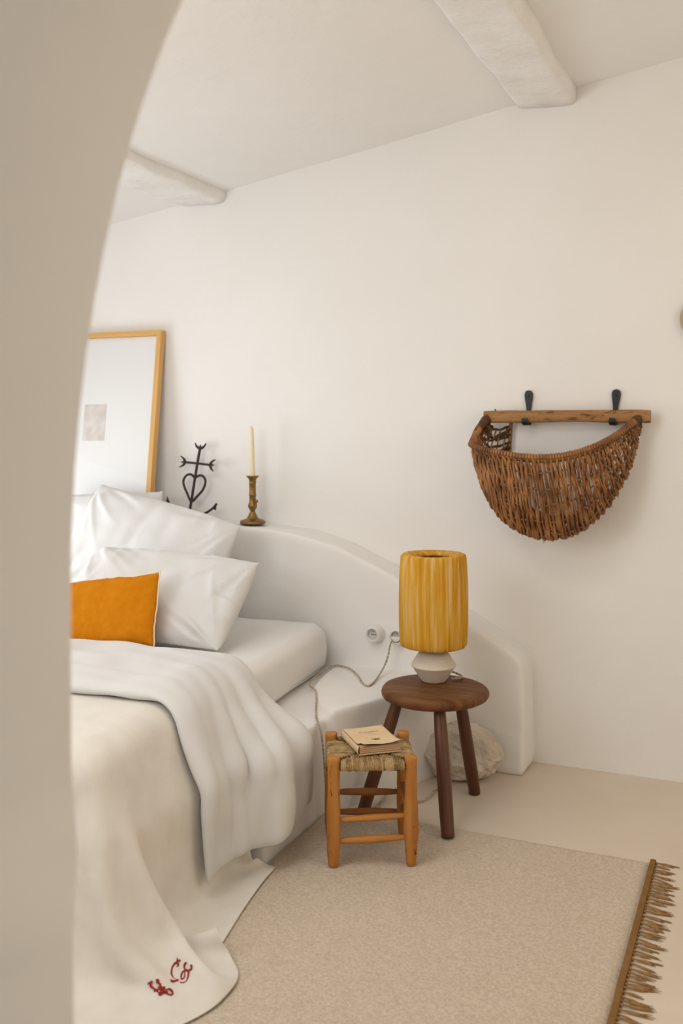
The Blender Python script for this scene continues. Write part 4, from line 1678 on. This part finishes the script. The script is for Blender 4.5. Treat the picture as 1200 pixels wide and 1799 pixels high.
def build_shade():
    rnd = random.Random(11)
    seg = 360
    # irregular pleats: random cell boundaries around the circumference
    b_ = [0.0]
    while b_[-1] < 2 * pi - .05:
        b_.append(b_[-1] + rnd.uniform(.06, .17))
    b_[-1] = 2 * pi
    amps = [rnd.uniform(.4, 1.0) for _ in b_]

    def pleat(a, z):
        a2 = (a + .03 * sin(z * 11 + a * 3)) % (2 * pi)
        for i in range(len(b_) - 1):
            if b_[i] <= a2 < b_[i + 1]:
                u = (a2 - b_[i]) / (b_[i + 1] - b_[i])
                return amps[i] * sin(pi * u) ** .5
        return 0
    z0, z1 = .135, .484
    prof = []
    # outside from the bottom inner edge, up, then gathered inwards over the top ring
    for (r, z, k) in [(.112, .140, .2), (.118, .1345, .35), (.1235, .1365, .8), (.127, .145, 1), (.1295, .170, .8), (.1315, .22, .7), (.132, .30, .7), (.1305, .38, .7), (.1275, .44, .75), (.1245, .474, .9), (.1225, .4825, .9),
                      (.119, .4865, .8), (.108, .4875, .8), (.092, .486, .9), (.080, .482, .7), (.0735, .477, .3), (.0725, .468, .1)]:
        prof.append((r, z, k))
    n = len(prof)
    vs = []
    for i in range(seg):
        a = 2 * pi * i / seg
        for (r, z, k) in prof:
            d = pleat(a, z)
            if z > .484:
                vs.append(((r) * cos(a), (r) * sin(a), z + .0032 * k * d - .0015))
            else:
                rr = r + .0085 * k * (d - .6)
                vs.append((rr * cos(a), rr * sin(a), z))
    fs = [(i * n + q, ((i + 1) % seg) * n + q, ((i + 1) % seg) * n + q + 1, i * n + q + 1) for i in range(seg) for q in range(n - 1)]
    o = obj('lamp_shade', vs, fs, SHADE, lp)
    s = o.modifiers.new('solid', 'SOLIDIFY')
    s.thickness = .0012
    s.offset = -1
    # inner lining and wire rings
    MB().lathe([(.112, .142), (.116, .16), (.117, .30), (.113, .44), (.095, .474), (.074, .472)], 64, cap0=False, cap1=False).build('lining', SHADE, lp)
    MB().tube([(.0735 * cos(a), .0735 * sin(a), .472) for a in np.linspace(0, 2 * pi, 48, endpoint=False)], .0022, 6, closed=True).build('top_ring', SHADE, lp)
    MB().tube([(.113 * cos(a), .113 * sin(a), .141) for a in np.linspace(0, 2 * pi, 48, endpoint=False)], .0022, 6, closed=True).build('bottom_ring', STEEL, lp)
    sp = MB()
    for k in range(3):
        a = .6 + k * 2 * pi / 3
        sp.tube([(.0735 * cos(a), .0735 * sin(a), .472), (.045 * cos(a), .045 * sin(a), .455), (.016 * cos(a), .016 * sin(a), .300), (.016 * cos(a), .016 * sin(a), .2)], .0018, 6)
    sp.build('spider', STEEL, lp)


build_shade()

# ------------------------------------------------------------------ rush-seated stool
SRZ = radians(26.4)
st = thing('rush_stool', 'low honey wood stool with a woven rush seat holding a book', 'stool', (-1.225, -1.096, .013), (0, 0, SRZ))
hw, hd = .124, .118
ht = .352
rag = lambda a, z: 1 + .05 * cos(4 * a + .4) + .02 * sin(z * 40)
posts = {}
for sx in (-1, 1):
    for sy in (-1, 1):
        f = (sx * (hw + .002), sy * hd, 0)
        t = (sx * (hw + .001), sy * (hd - .001), ht if sy < 0 else ht + .004)
        rad_ = [.0175, .0225, .024, .0225, .021, .021, .0215] if not (sx > 0 and sy < 0) else [.0165, .021, .027, .024, .0205, .0205, .0215]
        post('leg', f, t, rad_, PINE, st, 18, squ=rag)
ft = .012


def rail(x0, y0, z0, x1, y1, z1, mat, r=.0105):
    # hewn stretcher: thick in the middle, tapering to the mortises
    post('stretcher', (x0, y0, z0), (x1, y1, z1), [r * .7, r * 1.05, r * 1.2, r * 1.05, r * .7], mat, st, 10)


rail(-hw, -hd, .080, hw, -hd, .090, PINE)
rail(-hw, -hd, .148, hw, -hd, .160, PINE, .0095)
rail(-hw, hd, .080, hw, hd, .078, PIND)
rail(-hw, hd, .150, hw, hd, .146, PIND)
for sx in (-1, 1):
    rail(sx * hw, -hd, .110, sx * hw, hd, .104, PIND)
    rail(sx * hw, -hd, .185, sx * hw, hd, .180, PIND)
for (a, b_) in (((-hw, -hd), (hw, -hd)), ((-hw, hd), (hw, hd)), ((-hw, -hd), (-hw, hd)), ((hw, -hd), (hw, hd))):
    post('seat_rail', (a[0], a[1], .318), (b_[0], b_[1], .318), [.010, .011, .010], PIND, st, 10)


def rush_seat():
    m, m2 = MB(), MB()
    rnd = random.Random(5)
    N = 36
    zt = .3375
    for side in range(4):
        for i in range(N):
            u = -1 + 2 * (i + .5) / N
            L, D = (hw, hd) if side in (0, 2) else (hd, hw)
            s = u * (L - .0215)
            inner = D * min(1, abs(u)) * .98          # stops on the diagonal
            ro = .0185
            pts = []
            for th in np.linspace(-1.9, 0, 8):         # around the rail
                pts.append((s, -D - sin(-th) * ro * (1 if th > -pi / 2 else 1) if False else -D + sin(th) * ro, .319 + cos(th) * (zt - .319)))
            k = 7
            for q in range(1, k + 1):
                dd = -D + (D - inner) * q / k
                pts.append((s * (1 - .02 * q / k), dd, zt + .003 * sin(pi * .5 * (1 + dd / D)) - .008 * (1 - abs(dd) / D) * (1 - abs(u) * .3)))
            pts.append((pts[-1][0], pts[-1][1] + .004, pts[-1][2] - .006))
            r = .0034 + .0007 * rnd.random()
            jz = rnd.uniform(-.0012, .0012)
            a = side * pi / 2
            out = []
            for w, (x, y, z) in enumerate(pts):
                x += .0011 * sin(w * 2.1 + i)
                out.append((x * cos(a) - y * sin(a), x * sin(a) + y * cos(a), z + jz + .0009 * sin(w * 2.6 + i * 1.3)))
            rr = [r * (1 + .22 * sin(w * 2.4 + i * 1.9)) for w in range(len(out))]
            (m if rnd.random() < .6 else m2).tube(out, rr, 6)
    nf = len(m.f)
    m.add(m2.v, m2.f)
    o = m.build('rush_seat', RUSH, st)
    o.data.materials.append(RUSHL)
    o.data.polygons.foreach_set('material_index', [0 if k < nf else 1 for k in range(len(o.data.polygons))])
    o['kind'] = 'stuff'
    # dark packing between the upper and lower cords
    MB().box((0, 0, .320), (2 * hw - .01, 2 * hd - .01, .014)).build('seat_packing', WITHD, st, smooth=False, bevel=.004)


rush_seat()

# ------------------------------------------------------------------ paperback
bk = thing('book', 'old cream paperback with a curled cover lying on the rush stool', 'book', (-1.229, -1.073, .3575), (0, 0, radians(41)))
BW, BH, BT = .145, .190, .027
# page block with slightly ragged fore edge
mv, mf = [], []
NB = 9
for k in range(NB):
    z = .0015 + (BT - .003) * k / (NB - 1)
    e = .0012 * ((k % 2) * 2 - 1)
    for (x, y) in ((-BW / 2 + .003, -BH / 2 + .002 + e), (BW / 2 - .002 + e, -BH / 2 + .002 + e * .6), (BW / 2 - .002 + e, BH / 2 - .002), (-BW / 2 + .003, BH / 2 - .002)):
        mv.append((x, y, z))
for k in range(NB - 1):
    for q in range(4):
        r_ = (q + 1) % 4
        mf.append((k * 4 + q, k * 4 + r_, (k + 1) * 4 + r_, (k + 1) * 4 + q))
mf += [(3, 2, 1, 0), tuple((NB - 1) * 4 + q for q in range(4))]
obj('page_block', mv, mf, PAGES, bk, smooth=False)


def cover_z(x, y):
    """front cover: curls up along the tail edge and at the fore-edge corner"""
    u = (x + BW / 2) / BW
    v = (y + BH / 2) / BH
    z = BT + .0008
    z += .0075 * max(0, 1 - v / .28) ** 2 * (.25 + .75 * abs(u - .55) * 1.8)
    z += .006 * max(0, u - .75) / .25 * max(0, 1 - v / .5)
    z += .0012 * sin(u * 5 + v * 3)
    return z + .001


vs = [(-BW / 2 + BW * i / 20, -BH / 2 + BH * j / 24, cover_z(-BW / 2 + BW * i / 20, -BH / 2 + BH * j / 24)) for i in range(21) for j in range(25)]
# tear at the spine corner
fs = [(i * 25 + j, (i + 1) * 25 + j, (i + 1) * 25 + j + 1, i * 25 + j + 1) for i in range(20) for j in range(24) if not (i < 2 and j < 3)]
o = obj('front_cover', vs, fs, PAPER, bk)
sm = o.modifiers.new('solid', 'SOLIDIFY')
sm.thickness = .0007
MB().box((0, 0, .0008), (BW + .002, BH, .0012)).build('back_cover', PAPER, bk, smooth=False)
spv = [(-BW / 2 - .0015 - .004 * sin(pi * k / 6), y, .0008 + (BT + .0006) * k / 6) for k in range(7) for y in np.linspace(-BH / 2 + .003, BH / 2 - .001, 12)]
spf = [(k * 12 + j, k * 12 + j + 1, (k + 1) * 12 + j + 1, (k + 1) * 12 + j) for k in range(6) for j in range(11)]
o = obj('spine', spv, spf, PAPER, bk)
sm = o.modifiers.new('solid', 'SOLIDIFY')
sm.thickness = .0008


def cover_text(txt, x, y, size, mat, sx=1.0):
    cu_ = bpy.data.curves.new('title', 'FONT')
    cu_.body = txt
    cu_.size = size
    cu_.align_x = 'CENTER'
    cu_.space_character = 1.15
    t = bpy.data.objects.new('title', cu_)
    C.objects.link(t)
    dg = bpy.context.evaluated_depsgraph_get()
    me = bpy.data.meshes.new_from_object(t.evaluated_get(dg))
    bpy.data.objects.remove(t)
    me.name = 'title'
    for v in me.vertices:
        X, Y = x + v.co.x * sx, y + v.co.y
        v.co = (X, Y, cover_z(X, Y) + .0012)
    me.materials.append(mat)
    o = bpy.data.objects.new('title', me)
    C.objects.link(o)
    o.parent = bk
    return o


cover_text('FLAUBERT', .006, .036, .0135, INK)


def dashes(y, x0, x1, h, mat, name, seed, step=.0042):
    rnd = random.Random(seed)
    m = MB()
    x = x0
    while x < x1:
        w = step * rnd.uniform(.45, .75)
        if rnd.random() > .12:
            m.add([(a, b_, cover_z(a, b_) + .0012) for a, b_ in ((x, y), (x + w, y), (x + w, y + h), (x, y + h))], [(0, 1, 2, 3)])
        x += step
    m.build(name, mat, bk, smooth=False)


dashes(.058, -.028, .0, .0022, INKF, 'small_print', 1)
dashes(.058, .006, .046, .0022, INKF, 'small_print', 2)
dashes(.018, -.012, .028, .0016, INKF, 'small_print', 3, .003)
dashes(.012, -.006, .024, .0016, INKF, 'small_print', 4, .003)
# printer's device: a small dark vignette of crossed strokes
m = MB()
for k, (cx, cy, a, b_, ro_) in enumerate(((-.002, -.036, .009, .004, .3), (.008, -.040, .008, .0035, -.4), (.014, -.035, .005, .004, .2), (.003, -.043, .007, .002, 0))):
    pts = [(cx + a * cos(t) * cos(ro_) - b_ * sin(t) * sin(ro_), cy + a * cos(t) * sin(ro_) + b_ * sin(t) * cos(ro_)) for t in np.linspace(0, 2 * pi, 20, endpoint=False)]
    m.tube([(x, y, cover_z(x, y) + .0010) for x, y in pts], .0008, 5, closed=True)
m.build('printed_emblem', INK, bk)


# ------------------------------------------------------------------ limestone boulder
def build_rock():
    root = thing('boulder', 'rough pale limestone boulder on the floor under the round stool', 'rock', (-1.150, -.312, 0))
    bm = bmesh.new()
    bmesh.ops.create_icosphere(bm, subdivisions=6, radius=1)
    planes = [(Vector(n_).normalized(), d) for n_, d in (((1, -.3, .15), .92), ((.7, -.1, .8), .95), ((.2, -.4, 1), .93), ((-.55, -.1, 1), .80), ((-1, -.2, .2), .95), ((-.7, -.6, -.4), .93),
                                                       ((0, -1, .25), .80), ((.6, -.8, .1), .86), ((.9, -.3, -.6), .86), ((-.4, -.9, .5), .84), ((0, 1, 0), .75), ((.2, -.2, -1), .86), ((-.1, -1, -.5), .86))]
    for v in bm.verts:
        p = v.co.copy()
        for n_, d in planes:
            k = p.dot(n_)
            if k > d:
                p -= n_ * (k - d) * .94
        q = p * 2.1
        a = noise.fractal(q + Vector((3, 1, 7)), 1.0, 2.0, 6)
        c = noise.fractal(q * 3.4 + Vector((1, 9, 2)), .8, 2.1, 5)
        r_ = noise.ridged_multi_fractal(q * 1.6, 1.0, 2.0, 4, 1.0, 2.0)
        p *= 1 + .06 * a + .028 * c - .022 * r_
        v.co = Vector((p.x * .178, p.y * .115, p.z * .128 + .106))
        if v.co.z < .001:
            v.co.z = .001
    me = bpy.data.meshes.new('stone')
    bm.to_mesh(me)
    bm.free()
    vs = [tuple(v.co) for v in me.vertices]
    fs = [tuple(p.vertices) for p in me.polygons]
    obj('stone', vs, fs, STONE, root)


build_rock()


# ------------------------------------------------------------------ rug with bound, fringed end
def build_rug():
    root = thing('rug', 'cream woven rug with a brown bound and fringed end on the floor', 'rug', (0, 0, 0))
    x0, x1, y0, y1 = -1.495, -.350, -2.95, -.795
    NX, NY = 90, 160

    def f(u, v):
        x = x0 + (x1 - x0) * u
        y = y0 + (y1 - y0) * v
        e = .006 * noise.noise(Vector((x * 4, 2, 0))) * v
        z = .011 + .0016 * noise.noise(Vector((x * 5, y * 5, 1)))
        ed = min(u * NX, (1 - u) * NX, v * NY, (1 - v) * NY)
        if ed < 1:
            z = .0015
        return (x + .004 * noise.noise(Vector((y * 5, 5, 1))) * (u > .9), y + e, z)
    vs = [f(i / NX, j / NY) for i in range(NX + 1) for j in range(NY + 1)]
    fs = [(i * (NY + 1) + j, (i + 1) * (NY + 1) + j, (i + 1) * (NY + 1) + j + 1, i * (NY + 1) + j + 1) for i in range(NX) for j in range(NY)]
    obj('woven_field', vs, fs, RUGM, root)
    # brown binding
    sec = [(-.004, .001), (-.004, .0125), (.000, .0132), (.0115, .0130), (.0135, .0115), (.0135, .001)]
    n = 90
    vs = []
    for j in range(n + 1):
        y = y0 + (y1 + .006 - y0) * j / n
        w = .003 * noise.noise(Vector((y * 5, 5, 1)))
        for (a, z) in sec:
            vs.append((x1 + a + w, y, z))
    s_ = len(sec)
    fs = [(j * s_ + k, j * s_ + k + 1, (j + 1) * s_ + k + 1, (j + 1) * s_ + k) for j in range(n) for k in range(s_ - 1)]
    fs += [tuple(range(s_)), tuple(n * s_ + k for k in range(s_))[::-1]]
    obj('binding', vs, fs, BAND, root, auto=50)
    # tassels: knotted bundles fanning out over the floor; a few shapes shared between copies
    rnd = random.Random(21)
    shapes = []
    for s in range(8):
        m = MB()
        L = rnd.uniform(.045, .085)
        # small knot at the binding
        kn_ = MB().lathe([(.0006, -.0045), (.0035, -.003), (.0045, 0), (.0035, .003), (.0006, .0045)], 8)
        m.add([(x + .004, y, z + .0055) for x, y, z in kn_.v], kn_.f)
        sp = rnd.uniform(.07, .15)
        lean = rnd.uniform(-.16, .10)
        for k in range(11):
            a = lean + sp * rnd.uniform(-1, 1)
            l = L * rnd.uniform(.65, 1.05)
            cv = rnd.uniform(-.25, .25) - a * .9
            pts = []
            for q in range(6):
                u = q / 5
                x = .003 + l * u
                y = l * (a * u + cv * u * u * .5)
                z = .0055 * (1 - u) ** 1.5 + .0012 + .0035 * rnd.random() * sin(pi * u)
                pts.append((x, y, z))
            m.tube(pts, [.0013, .0015, .0015, .0014, .0011, .0004], 4)
        me = bpy.data.meshes.new('tassel')
        me.from_pydata([tuple(p) for p in m.v], [], m.f)
        me.materials.append(TASS)
        me.polygons.foreach_set('use_smooth', [True] * len(me.polygons))
        shapes.append(me)
    y = y1 - .004
    i = 0
    while y > y0 and i < 110:
        o = bpy.data.objects.new('tassel', shapes[rnd.randrange(8)])
        C.objects.link(o)
        o.parent = root
        o.location = (x1 + .012, y, 0)
        o.rotation_euler = (0, 0, rnd.uniform(-.2, .25))
        k = rnd.uniform(.8, 1.12)
        o.scale = (k, k, 1)
        y -= rnd.uniform(.016, .027)
        i += 1


build_rug()
letter('embroidered_letter', LETTER_M, 34.5, 76.6, (-.92, 2.46), (-1.50, -1.97), bs, 'red embroidered letter M')
letter('embroidered_letter', LETTER_C, 32.5, 77.9, (-2.0, 1.67), (-2.3, -2.35), bs, 'red embroidered letter C')
